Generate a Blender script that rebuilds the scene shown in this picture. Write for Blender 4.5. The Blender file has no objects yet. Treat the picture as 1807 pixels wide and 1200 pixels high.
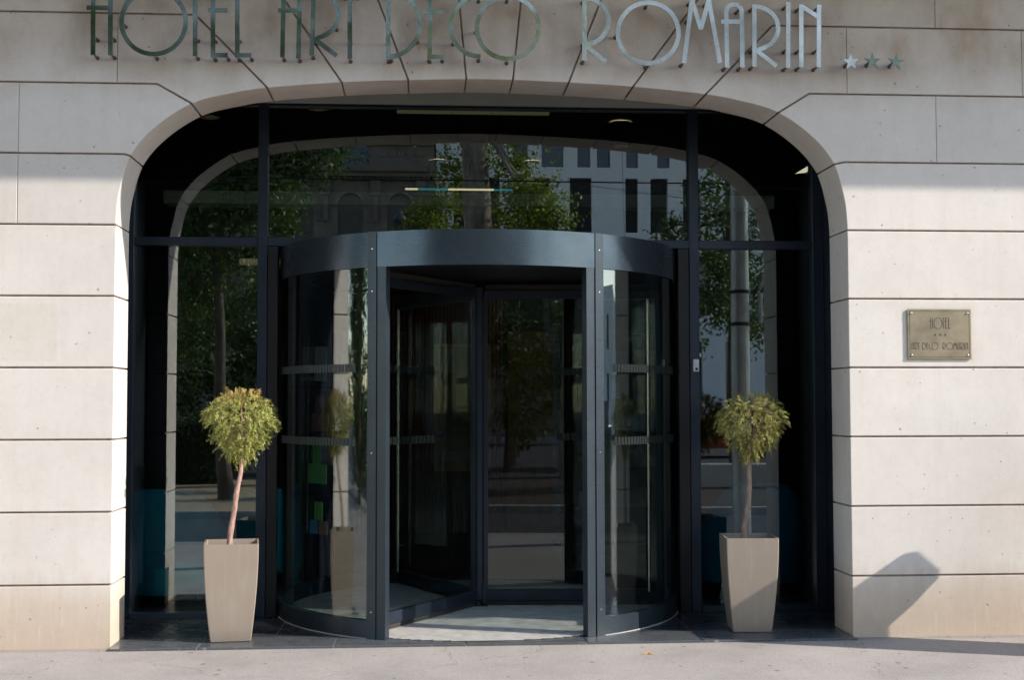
import bpy, math, random
from mathutils import Vector, Matrix, Quaternion
random.seed(7)
R = math.radians
S = bpy.context.scene
COL = S.collection

# ---------------------------------------------------------------- camera
cam_d = bpy.data.cameras.new('camera'); cam = bpy.data.objects.new('camera', cam_d); COL.objects.link(cam)
YAW, PITCH, ROLL = .0703, .0473, -.0019
cy_, sy_, cp_, sp_, cr_, sr_ = math.cos(YAW), math.sin(YAW), math.cos(PITCH), math.sin(PITCH), math.cos(ROLL), math.sin(ROLL)
fw = Vector((sy_*cp_, cy_*cp_, sp_)); rt = Vector((cy_, -sy_, 0)); up = rt.cross(fw)
rt2 = cr_*rt + sr_*up; up2 = -sr_*rt + cr_*up
m = Matrix.Identity(4)
for i in range(3):
    m[i][0], m[i][1], m[i][2] = rt2[i], up2[i], -fw[i]
m[0][3], m[1][3], m[2][3] = 0.0, -8.7147, 1.5992
cam.matrix_world = m
cam_d.sensor_width = 36; cam_d.lens = 2285.1/1807*36; cam_d.clip_end = 500; cam_d.clip_start = .05
S.camera = cam
# ---------------------------------------------------------------- sun, sky, exposure
TO_SUN = Vector((2.70, -1.0, 1.75)).normalized()
sun_d = bpy.data.lights.new('sun', 'SUN'); sun = bpy.data.objects.new('sun', sun_d); COL.objects.link(sun)
sun_d.energy = 3.95; sun_d.angle = R(.53); sun_d.color = (1.0, .93, .83)
sun.rotation_mode = 'QUATERNION'; sun.rotation_quaternion = TO_SUN.to_track_quat('Z', 'Y'); sun.location = (12, -6, 9)
W = bpy.data.worlds.new('World'); S.world = W; W.use_nodes = True
wn = W.node_tree; bg = wn.nodes['Background']
sky = wn.nodes.new('ShaderNodeTexSky'); sky.sky_type = 'NISHITA'; sky.sun_disc = False
sky.sun_elevation = math.asin(TO_SUN.z); sky.sun_rotation = math.atan2(TO_SUN.x, TO_SUN.y)
sky.air_density = .9; sky.dust_density = .25; sky.ozone_density = 1.0
tint = wn.nodes.new('ShaderNodeMix'); tint.data_type = 'RGBA'; tint.blend_type = 'MULTIPLY'; tint.inputs[0].default_value = 1; tint.inputs[7].default_value = (1.10, 1.0, .88, 1)
wn.links.new(sky.outputs[0], tint.inputs[6]); wn.links.new(tint.outputs[2], bg.inputs[0]); bg.inputs[1].default_value = .222
S.view_settings.view_transform = 'Standard'; S.view_settings.look = 'None'; S.view_settings.gamma = 1
S.view_settings.exposure = .72
S.cycles.use_denoising = True
S.cycles.max_bounces = 12; S.cycles.transparent_max_bounces = 32; S.cycles.transmission_bounces = 8
S.cycles.caustics_reflective = False; S.cycles.caustics_refractive = False
S.cycles.sample_clamp_indirect = 6

# ---------------------------------------------------------------- materials
def newmat(name):
    mt = bpy.data.materials.new(name); mt.use_nodes = True
    nt = mt.node_tree
    return mt, nt, nt.nodes['Principled BSDF']
def N(nt, t, **kw):
    n = nt.nodes.new(t)
    for k, v in kw.items(): setattr(n, k, v)
    return n
def coord(nt, scale=(1, 1, 1), kind='Object'):
    c = N(nt, 'ShaderNodeTexCoord'); mp = N(nt, 'ShaderNodeMapping'); mp.inputs['Scale'].default_value = scale
    if kind == 'World':
        g = N(nt, 'ShaderNodeNewGeometry'); nt.links.new(g.outputs['Position'], mp.inputs[0])
    else:
        nt.links.new(c.outputs[kind], mp.inputs[0])
    return mp.outputs[0]
def noise(nt, vec, scale, detail=4, rough=.55):
    n = N(nt, 'ShaderNodeTexNoise'); n.inputs['Scale'].default_value = scale; n.inputs['Detail'].default_value = detail
    n.inputs['Roughness'].default_value = rough; nt.links.new(vec, n.inputs['Vector']); return n.outputs['Fac']
def ramp(nt, fac, stops):
    r = N(nt, 'ShaderNodeValToRGB'); el = r.color_ramp.elements
    while len(el) < len(stops): el.new(.5)
    for e, (p, c) in zip(el, stops):
        e.position = p; e.color = (*c, 1) if len(c) == 3 else c
    nt.links.new(fac, r.inputs[0]); return r.outputs[0]
def mix(nt, fac, a, b, mode='MIX'):
    x = N(nt, 'ShaderNodeMix', data_type='RGBA', blend_type=mode)
    for s, v in ((0, fac), (6, a), (7, b)):
        if isinstance(v, (int, float)): x.inputs[s].default_value = v
        elif isinstance(v, tuple): x.inputs[s].default_value = (*v, 1)
        else: nt.links.new(v, x.inputs[s])
    return x.outputs[2]
def mth(nt, op, a, b=0.0, clamp=False):
    x = N(nt, 'ShaderNodeMath', operation=op, use_clamp=clamp)
    for i, v in ((0, a), (1, b)):
        if isinstance(v, (int, float)): x.inputs[i].default_value = v
        else: nt.links.new(v, x.inputs[i])
    return x.outputs[0]
def bump(nt, p, h, strength=.3, dist=.01):
    b = N(nt, 'ShaderNodeBump'); b.inputs['Strength'].default_value = strength; b.inputs['Distance'].default_value = dist
    nt.links.new(h, b.inputs['Height']); nt.links.new(b.outputs[0], p.inputs['Normal'])
def sepxyz(nt, v):
    s = N(nt, 'ShaderNodeSeparateXYZ'); nt.links.new(v, s.inputs[0]); return s.outputs
def plain(name, col, rough=.6, metal=0.0, var=.12, vscale=6, bmp=0.0, bscale=60, spec=.5):
    mt, nt, p = newmat(name); v = coord(nt, kind='World')
    n = noise(nt, v, vscale)
    c = ramp(nt, n, [(.3, tuple(x*(1-var) for x in col)), (.7, tuple(min(1, x*(1+var)) for x in col))])
    nt.links.new(c, p.inputs['Base Color']); p.inputs['Roughness'].default_value = rough; p.inputs['Metallic'].default_value = metal
    p.inputs['Specular IOR Level'].default_value = spec
    if bmp: bump(nt, p, noise(nt, v, bscale, 3), bmp, .004)
    return mt

def stone_mat():
    mt, nt, p = newmat('limestone'); v = coord(nt, kind='World'); x, y, z = sepxyz(nt, v)
    g = N(nt, 'ShaderNodeNewGeometry')
    c = ramp(nt, noise(nt, v, 1.3, 5, .6), [(.3, (.68, .622, .572)), (.5, (.72, .664, .613)), (.72, (.76, .707, .66))])
    isl = mth(nt, 'MULTIPLY_ADD', g.outputs['Random Per Island'], .09); nt.nodes[-1].inputs[2].default_value = .93
    cc = N(nt, 'ShaderNodeCombineColor'); [nt.links.new(isl, cc.inputs[i]) for i in range(3)]
    c = mix(nt, 1.0, c, cc.outputs[0], 'MULTIPLY')
    # fine grain and mottling
    c = mix(nt, 1.0, c, ramp(nt, noise(nt, v, 95, 3, .7), [(.32, (.95, .945, .94)), (.5, (1, 1, 1))]), 'MULTIPLY')
    c = mix(nt, 1.0, c, ramp(nt, noise(nt, v, 9, 5, .65), [(.3, (.965, .955, .945)), (.55, (1, 1, 1))]), 'MULTIPLY')
    c = mix(nt, 1.0, c, ramp(nt, noise(nt, coord(nt, (6, 6, .7), 'World'), 1.8, 4, .6), [(.34, (.975, .97, .965)), (.50, (1, 1, 1))]), 'MULTIPLY')
    c = mix(nt, 1.0, c, ramp(nt, noise(nt, v, 22, 5, .8), [(.34, (.95, .94, .93)), (.44, (1, 1, 1)), (.66, (1.02, 1.02, 1.02))]), 'MULTIPLY')
    # small pits
    cxy = N(nt, 'ShaderNodeCombineXYZ'); nt.links.new(mth(nt, 'ADD', x, mth(nt, 'MULTIPLY', y, .8)), cxy.inputs[0]); nt.links.new(z, cxy.inputs[1]); flat = cxy.outputs[0]
    vo = N(nt, 'ShaderNodeTexVoronoi', voronoi_dimensions='2D'); vo.inputs['Scale'].default_value = 11; vo.inputs['Randomness'].default_value = 1; nt.links.new(flat, vo.inputs[0])
    sp = N(nt, 'ShaderNodeSeparateColor'); nt.links.new(vo.outputs['Color'], sp.inputs[0])
    rad = mth(nt, 'MULTIPLY', mth(nt, 'POWER', sp.outputs[0], 4.0), .06)
    pit = mth(nt, 'LESS_THAN', mth(nt, 'ADD', vo.outputs['Distance'], mth(nt, 'MULTIPLY', noise(nt, v, 90, 3), .09)), mth(nt, 'ADD', rad, .058))
    pit = mth(nt, 'MULTIPLY', pit, mth(nt, 'GREATER_THAN', sp.outputs[1], .62))
    c = mix(nt, mth(nt, 'MULTIPLY', pit, mth(nt, 'ADD', mth(nt, 'MULTIPLY', sp.outputs[2], .5), .2)), c, (.13, .105, .095))
    vo2 = N(nt, 'ShaderNodeTexVoronoi', voronoi_dimensions='2D'); vo2.inputs['Scale'].default_value = 3.3; nt.links.new(flat, vo2.inputs[0])
    s2 = N(nt, 'ShaderNodeSeparateColor'); nt.links.new(vo2.outputs['Color'], s2.inputs[0])
    d2 = mth(nt, 'ADD', vo2.outputs['Distance'], mth(nt, 'MULTIPLY', noise(nt, v, 60, 3), .06))
    big = mth(nt, 'MULTIPLY', mth(nt, 'LESS_THAN', d2, mth(nt, 'ADD', mth(nt, 'MULTIPLY', s2.outputs[0], .016), .043)), mth(nt, 'GREATER_THAN', s2.outputs[1], .5))
    c = mix(nt, mth(nt, 'MULTIPLY', big, mth(nt, 'ADD', mth(nt, 'MULTIPLY', s2.outputs[2], .55), .12)), c, (.20, .165, .145))
    # grime of the lowest course, rising in vertical runs
    vv = coord(nt, (9, 9, .9), 'World')
    edge = mth(nt, 'ADD', z, mth(nt, 'MULTIPLY', noise(nt, vv, 1.6, 4), -.22))
    low = ramp(nt, mth(nt, 'DIVIDE', edge, .62), [(0, (1, 1, 1)), (.28, (.75, .75, .75)), (.50, (.28, .28, .28)), (.62, (0, 0, 0))])
    c = mix(nt, low, c, mix(nt, 1.0, c, (.80, .70, .60), 'MULTIPLY'))
    runs = ramp(nt, noise(nt, vv, 4.5, 3), [(.58, (0, 0, 0)), (.72, (1, 1, 1))])
    c = mix(nt, mth(nt, 'MULTIPLY', runs, mth(nt, 'MULTIPLY', low, .35)), c, (.70, .66, .62))
    # pale rectangle left where an old plaque hung, and warm rust halo round the present one
    def box(x0, x1, z0, z1):
        a = mth(nt, 'MULTIPLY', mth(nt, 'GREATER_THAN', x, x0), mth(nt, 'LESS_THAN', x, x1))
        b = mth(nt, 'MULTIPLY', mth(nt, 'GREATER_THAN', z, z0), mth(nt, 'LESS_THAN', z, z1))
        return mth(nt, 'MULTIPLY', a, b)
    c = mix(nt, mth(nt, 'MULTIPLY', box(-2.85, -2.393, 1.866, 2.249), .45), c, mix(nt, 1.0, c, (.93, .90, .84), 'MULTIPLY'))
    hx = mth(nt, 'ABSOLUTE', mth(nt, 'SUBTRACT', x, 3.58)); hz = mth(nt, 'ABSOLUTE', mth(nt, 'SUBTRACT', z, 2.06))
    hd = mth(nt, 'MAXIMUM', mth(nt, 'SUBTRACT', hx, .225), mth(nt, 'SUBTRACT', hz, .175))
    hd = mth(nt, 'ADD', hd, mth(nt, 'MULTIPLY', noise(nt, v, 14, 3), .05))
    halo = ramp(nt, hd, [(.02, (1, 1, 1)), (.075, (0, 0, 0))])
    c = mix(nt, mth(nt, 'MULTIPLY', halo, .45), c, mix(nt, 1.0, c, (.92, .84, .70), 'MULTIPLY'))
    # brown weather stains behind the sign letters
    st = ramp(nt, noise(nt, coord(nt, (2.2, 2.2, 1.2), 'World'), 1.7, 5, .6), [(.42, (0, 0, 0)), (.7, (1, 1, 1))])
    hi = ramp(nt, mth(nt, 'DIVIDE', mth(nt, 'ADD', z, mth(nt, 'MULTIPLY', noise(nt, v, 2.2, 4), .35)), 6.0), [(.625, (0, 0, 0)), (.70, (1, 1, 1))])
    c = mix(nt, mth(nt, 'MULTIPLY', hi, mth(nt, 'ADD', mth(nt, 'MULTIPLY', st, .5), .55), True), c, mix(nt, 1.0, c, (.62, .53, .45), 'MULTIPLY'))
    nt.links.new(c, p.inputs['Base Color']); p.inputs['Roughness'].default_value = .85; p.inputs['Specular IOR Level'].default_value = .25
    h = mth(nt, 'ADD', mth(nt, 'MULTIPLY', noise(nt, v, 120, 3, .7), .5), mth(nt, 'MULTIPLY', pit, -1.5))
    h = mth(nt, 'ADD', h, mth(nt, 'MULTIPLY', noise(nt, v, 7, 3), .6))
    bump(nt, p, h, .32, .004)
    return mt

def glass_mat(name, tint, refl, rough=0.0):
    mt, nt, p = newmat(name); nt.nodes.remove(p)
    out = nt.nodes['Material Output']
    tr = N(nt, 'ShaderNodeBsdfTransparent'); tr.inputs[0].default_value = (*tint, 1)
    gl = N(nt, 'ShaderNodeBsdfGlossy'); gl.inputs['Roughness'].default_value = rough; gl.inputs['Color'].default_value = (.93, .98, 1, 1)
    lw = N(nt, 'ShaderNodeLayerWeight'); lw.inputs[0].default_value = .35
    f = mth(nt, 'MULTIPLY', mth(nt, 'POWER', lw.outputs['Facing'], 3.5), .75)
    f = mth(nt, 'ADD', f, refl, True)
    mx = N(nt, 'ShaderNodeMixShader'); nt.links.new(f, mx.inputs[0]); nt.links.new(tr.outputs[0], mx.inputs[1]); nt.links.new(gl.outputs[0], mx.inputs[2])
    nt.links.new(mx.outputs[0], out.inputs[0])
    # very slight waviness of the float glass
    b = N(nt, 'ShaderNodeBump'); b.inputs['Strength'].default_value = .25; b.inputs['Distance'].default_value = .0012
    nt.links.new(noise(nt, coord(nt, (1.5, 1.5, .35), 'World'), 1.3, 1), b.inputs['Height']); nt.links.new(b.outputs[0], gl.inputs['Normal'])
    return mt

def metal_paint(name, col, rough=.24, metal=.55, brushed=.10):
    mt, nt, p = newmat(name); v = coord(nt, (1, 1, 26), 'World')
    n = noise(nt, v, 22, 3, .7); w = noise(nt, coord(nt, kind='World'), 5, 4)
    c = ramp(nt, w, [(.3, tuple(x*.88 for x in col)), (.7, tuple(x*1.12 for x in col))])
    d = ramp(nt, noise(nt, coord(nt, kind='World'), 55, 3, .7), [(.70, (0, 0, 0)), (.80, (1, 1, 1))])
    c = mix(nt, mth(nt, 'MULTIPLY', d, .12), c, (.35, .34, .32))
    nt.links.new(c, p.inputs['Base Color']); p.inputs['Metallic'].default_value = metal
    r = ramp(nt, n, [(.3, (rough*.8,)*3), (.7, (rough*1.3,)*3)]); nt.links.new(r, p.inputs['Roughness'])
    bump(nt, p, n, brushed, .0006)
    return mt

def leaf_mat(name, dark, light, extra=None, trans=.35, rough=.5):
    mt, nt, p = newmat(name); g = N(nt, 'ShaderNodeNewGeometry')
    stops = [(0, dark), (.6, tuple((a+b)/2 for a, b in zip(dark, light))), (1, light)]
    c = ramp(nt, g.outputs['Random Per Island'], stops)
    if extra:
        col, z0, z1 = extra; z = sepxyz(nt, g.outputs['Position'])[2]
        f = mth(nt, 'DIVIDE', mth(nt, 'SUBTRACT', z, z0), z1-z0, True)
        f = mth(nt, 'MULTIPLY', f, mth(nt, 'GREATER_THAN', mth(nt, 'FRACT', mth(nt, 'MULTIPLY', g.outputs['Random Per Island'], 7.3)), .55))
        c = mix(nt, f, c, col)
    nt.links.new(c, p.inputs['Base Color']); p.inputs['Roughness'].default_value = rough
    out = nt.nodes['Material Output']; tl = N(nt, 'ShaderNodeBsdfTranslucent'); nt.links.new(c, tl.inputs[0])
    mx = N(nt, 'ShaderNodeMixShader'); mx.inputs[0].default_value = trans
    nt.links.new(p.outputs[0], mx.inputs[1]); nt.links.new(tl.outputs[0], mx.inputs[2]); nt.links.new(mx.outputs[0], out.inputs[0])
    return mt
def emit(name, col, s):
    mt, nt, p = newmat(name); p.inputs['Base Color'].default_value = (*col, 1)
    p.inputs['Emission Color'].default_value = (*col, 1); p.inputs['Emission Strength'].default_value = s
    return mt

def ground_mat(name, base, warm, speck=.6):
    mt, nt, p = newmat(name); v = coord(nt, kind='World')
    c = ramp(nt, noise(nt, v, 1.1, 5, .6), [(.3, tuple(x*.80 for x in base)), (.5, base), (.7, tuple(x*1.14 for x in base))])
    c = mix(nt, 1.0, c, ramp(nt, noise(nt, v, 150, 3, .85), [(.34, (.50, .48, .48)), (.50, (1, 1, 1)), (.68, (1.16, 1.16, 1.16))]), 'MULTIPLY')
    c = mix(nt, mth(nt, 'MULTIPLY', ramp(nt, noise(nt, v, 5.5, 3), [(.66, (0, 0, 0)), (.76, (1, 1, 1))]), .35), c, warm)
    vo = N(nt, 'ShaderNodeTexVoronoi', voronoi_dimensions='2D'); vo.inputs['Scale'].default_value = 7.5; nt.links.new(coord(nt, (1, .8, 1), 'World'), vo.inputs[0])
    sc = N(nt, 'ShaderNodeSeparateColor'); nt.links.new(vo.outputs['Color'], sc.inputs[0])
    dd = mth(nt, 'ADD', vo.outputs['Distance'], mth(nt, 'MULTIPLY', noise(nt, v, 40, 3), .13))
    sp = mth(nt, 'MULTIPLY', mth(nt, 'LESS_THAN', dd, mth(nt, 'ADD', mth(nt, 'MULTIPLY', mth(nt, 'POWER', sc.outputs[0], 2.5), .16), .045)), mth(nt, 'GREATER_THAN', sc.outputs[1], .55))
    c = mix(nt, mth(nt, 'MULTIPLY', sp, speck), c, (.10, .09, .085))
    vc = N(nt, 'ShaderNodeTexVoronoi', feature='DISTANCE_TO_EDGE'); vc.inputs['Scale'].default_value = .55
    wv = N(nt, 'ShaderNodeVectorMath', operation='ADD'); nt.links.new(v, wv.inputs[0]); nz = N(nt, 'ShaderNodeTexNoise'); nz.inputs['Scale'].default_value = 2.5; nz.inputs['Detail'].default_value = 5; nt.links.new(v, nz.inputs['Vector'])
    sc2 = N(nt, 'ShaderNodeVectorMath', operation='SCALE'); sc2.inputs['Scale'].default_value = .5; nt.links.new(nz.outputs['Color'], sc2.inputs[0]); nt.links.new(sc2.outputs[0], wv.inputs[1]); nt.links.new(wv.outputs[0], vc.inputs[0])
    crk = mth(nt, 'MULTIPLY', mth(nt, 'LESS_THAN', vc.outputs['Distance'], .0022), mth(nt, 'GREATER_THAN', noise(nt, v, 1.4, 2), .5))
    c = mix(nt, mth(nt, 'MULTIPLY', crk, .45), c, tuple(x*.35 for x in base))
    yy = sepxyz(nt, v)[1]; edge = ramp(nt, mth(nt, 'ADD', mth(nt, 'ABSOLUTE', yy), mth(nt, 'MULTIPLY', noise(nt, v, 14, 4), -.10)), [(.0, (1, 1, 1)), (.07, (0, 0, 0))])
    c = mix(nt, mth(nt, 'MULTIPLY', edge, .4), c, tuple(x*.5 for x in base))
    nt.links.new(c, p.inputs['Base Color']); p.inputs['Roughness'].default_value = .88; p.inputs['Specular IOR Level'].default_value = .3
    bump(nt, p, mth(nt, 'ADD', noise(nt, v, 230, 2, .8), mth(nt, 'MULTIPLY', noise(nt, v, 30, 3), .8)), .55, .004)
    return mt

M = {}
M['stone'] = stone_mat()
M['mortar'] = plain('mortar', (.30, .235, .20), .95, var=.3, vscale=14, bmp=.5)
M['frame'] = metal_paint('painted_frame', (.030, .040, .060), .30, .35, .03)
M['ring'] = metal_paint('brushed_dark_steel', (.066, .088, .110), .23, .72, .02)
M['ringp'] = metal_paint('smooth_dark_steel', (.034, .048, .062), .3, .35, .0)
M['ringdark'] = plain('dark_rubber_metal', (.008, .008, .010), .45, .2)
M['steel'] = metal_paint('brushed_steel', (.62, .60, .57), .22, 1.0, .2)
def lettermat():
    mt, nt, p = newmat('polished_letter_steel'); v = coord(nt, kind='World')
    c = ramp(nt, noise(nt, v, 2.6, 4, .6), [(.34, (.44, .44, .41)), (.50, (.64, .645, .62)), (.66, (.80, .80, .78))])
    sp = ramp(nt, noise(nt, coord(nt, (1, 1, .4), 'World'), 60, 3, .7), [(.66, (0, 0, 0)), (.74, (1, 1, 1))])
    c = mix(nt, mth(nt, 'MULTIPLY', sp, .5), c, (.55, .50, .30))
    nt.links.new(c, p.inputs['Base Color']); p.inputs['Metallic'].default_value = 1
    nt.links.new(ramp(nt, noise(nt, v, 5, 4), [(.35, (.06,)*3), (.65, (.22,)*3)]), p.inputs['Roughness'])
    bump(nt, p, noise(nt, v, 6, 3), .5, .004); return mt
M['letter'] = lettermat()
M['pin'] = plain('pin_brass', (.16, .12, .09), .45, .7)
M['glass'] = glass_mat('screen_glass', (.70, .76, .76), .125)
M['cglass'] = glass_mat('curved_glass', (.74, .79, .78), .115)
M['wglass'] = glass_mat('wing_glass', (.82, .85, .84), .055)
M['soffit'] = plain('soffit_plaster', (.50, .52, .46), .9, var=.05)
M['black'] = plain('black_void', (.012, .012, .013), .8)
M['slate'] = None
def slate():
    mt, nt, p = newmat('slate_tile'); v = coord(nt, kind='World'); g = N(nt, 'ShaderNodeNewGeometry')
    c = ramp(nt, noise(nt, v, 5, 6, .65), [(.3, (.016, .018, .021)), (.6, (.034, .037, .042)), (.8, (.07, .07, .072))])
    sc = ramp(nt, noise(nt, coord(nt, (2.2, 9, 1), 'World'), 5, 5, .7), [(.60, (0, 0, 0)), (.72, (1, 1, 1))])
    y = sepxyz(nt, v)[1]
    sun_strip = ramp(nt, y, [(.0, (1, 1, 1)), (.22, (.8, .8, .8)), (.30, (.12, .12, .12)), (1, (.05, .05, .05))])  # sunlight on the front strip painted in as a paler, bluer tone
    c = mix(nt, mth(nt, 'MULTIPLY', sc, sun_strip), c, (.30, .31, .33))
    c = mix(nt, mth(nt, 'MULTIPLY', sun_strip, .35), c, (.19, .20, .215))
    nt.links.new(c, p.inputs['Base Color'])
    nt.links.new(ramp(nt, noise(nt, v, 4, 5), [(.3, (.16,)*3), (.7, (.42,)*3)]), p.inputs['Roughness'])
    bump(nt, p, noise(nt, v, 18, 4), .18, .004); return mt
M['slate'] = slate()
M['grout'] = plain('tile_grout', (.46, .45, .43), .9)
M['mat'] = plain('ribbed_mat', (.50, .475, .44), .6, .0, var=.2, vscale=9)
M['matbase'] = plain('mat_base', (.05, .048, .046), .9)
M['pavement'] = ground_mat('pavement_asphalt', (.39, .355, .335), (.42, .31, .19))
M['road'] = ground_mat('road_asphalt', (.065, .066, .07), (.16, .14, .12), .3)
M['kerb'] = plain('kerb_granite', (.36, .35, .33), .8, var=.2, bmp=.4)
M['sand'] = plain('sandy_soil', (.36, .27, .17), .95, var=.3, vscale=7, bmp=.9, bscale=20)
def potmat():
    mt, nt, p = newmat('taupe_planter'); v = coord(nt, kind='World'); z = sepxyz(nt, v)[2]
    c = ramp(nt, noise(nt, v, 3, 4), [(.3, (.29, .235, .19)), (.7, (.32, .262, .21))])
    run = ramp(nt, noise(nt, coord(nt, (14, 14, 1.6), 'World'), 2, 4), [(.52, (0, 0, 0)), (.72, (1, 1, 1))])
    c = mix(nt, mth(nt, 'MULTIPLY', run, .22), c, (.42, .37, .32))
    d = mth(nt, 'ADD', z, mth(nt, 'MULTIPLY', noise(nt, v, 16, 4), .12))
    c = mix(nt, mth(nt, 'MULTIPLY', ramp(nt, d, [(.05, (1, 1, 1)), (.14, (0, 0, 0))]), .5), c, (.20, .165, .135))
    sc = ramp(nt, noise(nt, coord(nt, (3, 3, 30), 'World'), 6, 4, .7), [(.69, (0, 0, 0)), (.73, (1, 1, 1))])
    c = mix(nt, mth(nt, 'MULTIPLY', sc, .25), c, (.50, .46, .41))
    nt.links.new(c, p.inputs['Base Color']); nt.links.new(ramp(nt, noise(nt, v, 9, 4), [(.3, (.36,)*3), (.7, (.52,)*3)]), p.inputs['Roughness'])
    bump(nt, p, noise(nt, v, 220, 2), .07, .003); return mt
M['pot'] = potmat()
M['soil'] = plain('potting_soil', (.05, .035, .025), .95, var=.4, vscale=30, bmp=.8)
def bark(name, a, b, sc=40):
    mt, nt, p = newmat(name); v = coord(nt, (1, 1, .35), 'World')
    c = ramp(nt, noise(nt, v, sc, 5, .7), [(.32, a), (.68, b)]); nt.links.new(c, p.inputs['Base Color']); p.inputs['Roughness'].default_value = .85
    bump(nt, p, noise(nt, v, sc, 5, .7), .8, .01); return mt
M['bark'] = bark('topiary_bark', (.21, .10, .075), (.52, .34, .28))
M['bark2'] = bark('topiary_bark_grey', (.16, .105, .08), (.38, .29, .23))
M['planebark'] = bark('street_tree_bark', (.10, .072, .055), (.46, .40, .32), 4)
M['darkbark'] = bark('dark_tree_bark', (.05, .04, .03), (.17, .14, .11), 6)
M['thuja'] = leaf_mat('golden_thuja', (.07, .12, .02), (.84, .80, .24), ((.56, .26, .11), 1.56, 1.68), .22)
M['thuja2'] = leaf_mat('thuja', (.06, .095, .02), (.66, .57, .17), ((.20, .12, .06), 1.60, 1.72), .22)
M['leaves'] = leaf_mat('street_leaves', (.09, .15, .012), (.36, .42, .05), None, .45)
M['leaves2'] = leaf_mat('dark_leaves', (.035, .075, .014), (.16, .24, .06), None, .35)
M['hedge'] = leaf_mat('hedge_leaves', (.012, .03, .008), (.06, .10, .022), None, .3)
M['mirrorstar'] = plain('reflection_star_steel', (.17, .20, .16), .28, .9, var=.3, vscale=30)  # dark green reflection of the trees put into the steel colour
M['brass'] = None
def brass():
    mt, nt, p = newmat('plaque_brass'); v = coord(nt, kind='World')
    c = ramp(nt, noise(nt, v, 7, 3), [(.3, (.25, .20, .14)), (.55, (.34, .28, .20)), (.8, (.28, .22, .15))])
    nt.links.new(c, p.inputs['Base Color']); p.inputs['Metallic'].default_value = .8
    nt.links.new(ramp(nt, noise(nt, v, 5, 3), [(.35, (.30,)*3), (.65, (.48,)*3)]), p.inputs['Roughness'])
    bump(nt, p, noise(nt, coord(nt, (1, 1, 40), 'World'), 30, 2), .1, .0006); return mt
M['brass'] = brass()
M['engrave'] = plain('engraved_paint', (.035, .022, .025), .5)
M['screw'] = plain('chrome_screw', (.75, .72, .65), .15, 1.0)
M['white'] = plain('white_box', (.62, .62, .64), .4)
M['band2'] = plain('unlit_frosted_band', (.022, .027, .026), .9, spec=.05)  # darker copy of the band, its unlit look put into the colour
M['band'] = plain('frosted_band', (.045, .056, .053), .6)
M['brush'] = plain('brush_seal', (.045, .04, .035), .95, var=.5, vscale=140, bmp=1, bscale=300)
M['teal'] = plain('teal_velvet', (.008, .30, .40), .8, var=.15)
M['navy'] = plain('navy_velvet', (.012, .20, .32), .8, var=.15)
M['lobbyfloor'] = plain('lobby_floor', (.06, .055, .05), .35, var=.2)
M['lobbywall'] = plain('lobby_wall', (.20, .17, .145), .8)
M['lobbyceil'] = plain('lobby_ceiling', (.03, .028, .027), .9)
M['darkwood'] = plain('red_brown_wood', (.42, .12, .075), .5, var=.3, vscale=18)
M['olive'] = plain('olive_wallpaper', (.42, .34, .12), .8, var=.35, vscale=9)
M['goldframe'] = plain('gilt_frame', (.70, .42, .13), .4, .2)
M['paper'] = plain('paper', (.55, .56, .55), .8)
M['notice'] = plain('notice_sheet', (.075, .085, .085), .7, var=.25, vscale=40)
M['board'] = plain('board_back', (.42, .36, .24), .8)
M['green'] = plain('green_leaflet', (.035, .16, .03), .6)
M['blue'] = plain('blue_leaflet', (.01, .12, .22), .6)
M['terra'] = plain('terracotta_leaflet', (.13, .055, .035), .6)
M['redl'] = plain('dark_red_leaflet', (.07, .022, .022), .6)
M['shelf'] = plain('shelf_oak', (.16, .10, .06), .5)
M['teallight'] = emit('teal_lamp', (.05, .50, .58), .25)
M['warmlight'] = emit('warm_lamp', (1.0, .78, .45), .75)
M['cove'] = emit('cove_lamp', (1.0, .82, .45), .05)
M['spot'] = emit('spot_lamp', (1.0, .88, .6), .8)
M['fillspot'] = emit('fill_spot_light', (1.0, .74, .42), 20)
M['amber'] = emit('amber_lamp', (1.0, .62, .12), .35)
M['bwall'] = plain('pale_render', (.76, .78, .81), .85, var=.05, vscale=.5)
M['bwin'] = plain('office_window_glass', (.05, .06, .075), .08, 0, var=.3, vscale=.4, spec=1.0)
M['bwin2'] = plain('shaded_window_glass', (.012, .013, .016), .3, 0, spec=.2)
M['cwall'] = plain('old_limestone', (.165, .145, .125), .9, var=.2, vscale=1.2, bmp=.4, bscale=6)
M['cwin'] = plain('old_window', (.035, .028, .024), .25)
M['zinc'] = plain('zinc_roof', (.12, .15, .19), .5, .4)
M['pole'] = metal_paint('galvanised_pole', (.42, .44, .45), .38, .45)
M['cable'] = plain('black_cable', (.02, .02, .02), .6)
M['redpaint'] = plain('red_car_paint', (.32, .012, .012), .22)
M['tyre'] = plain('tyre_rubber', (.02, .02, .02), .8)
M['lowwall'] = plain('low_wall_stone', (.52, .50, .47), .85)
M['leafdry'] = plain('dry_leaf', (.55, .29, .10), .7, var=.3, vscale=60)
M['bin'] = plain('dark_street_metal', (.07, .08, .08), .5, .2)

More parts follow.
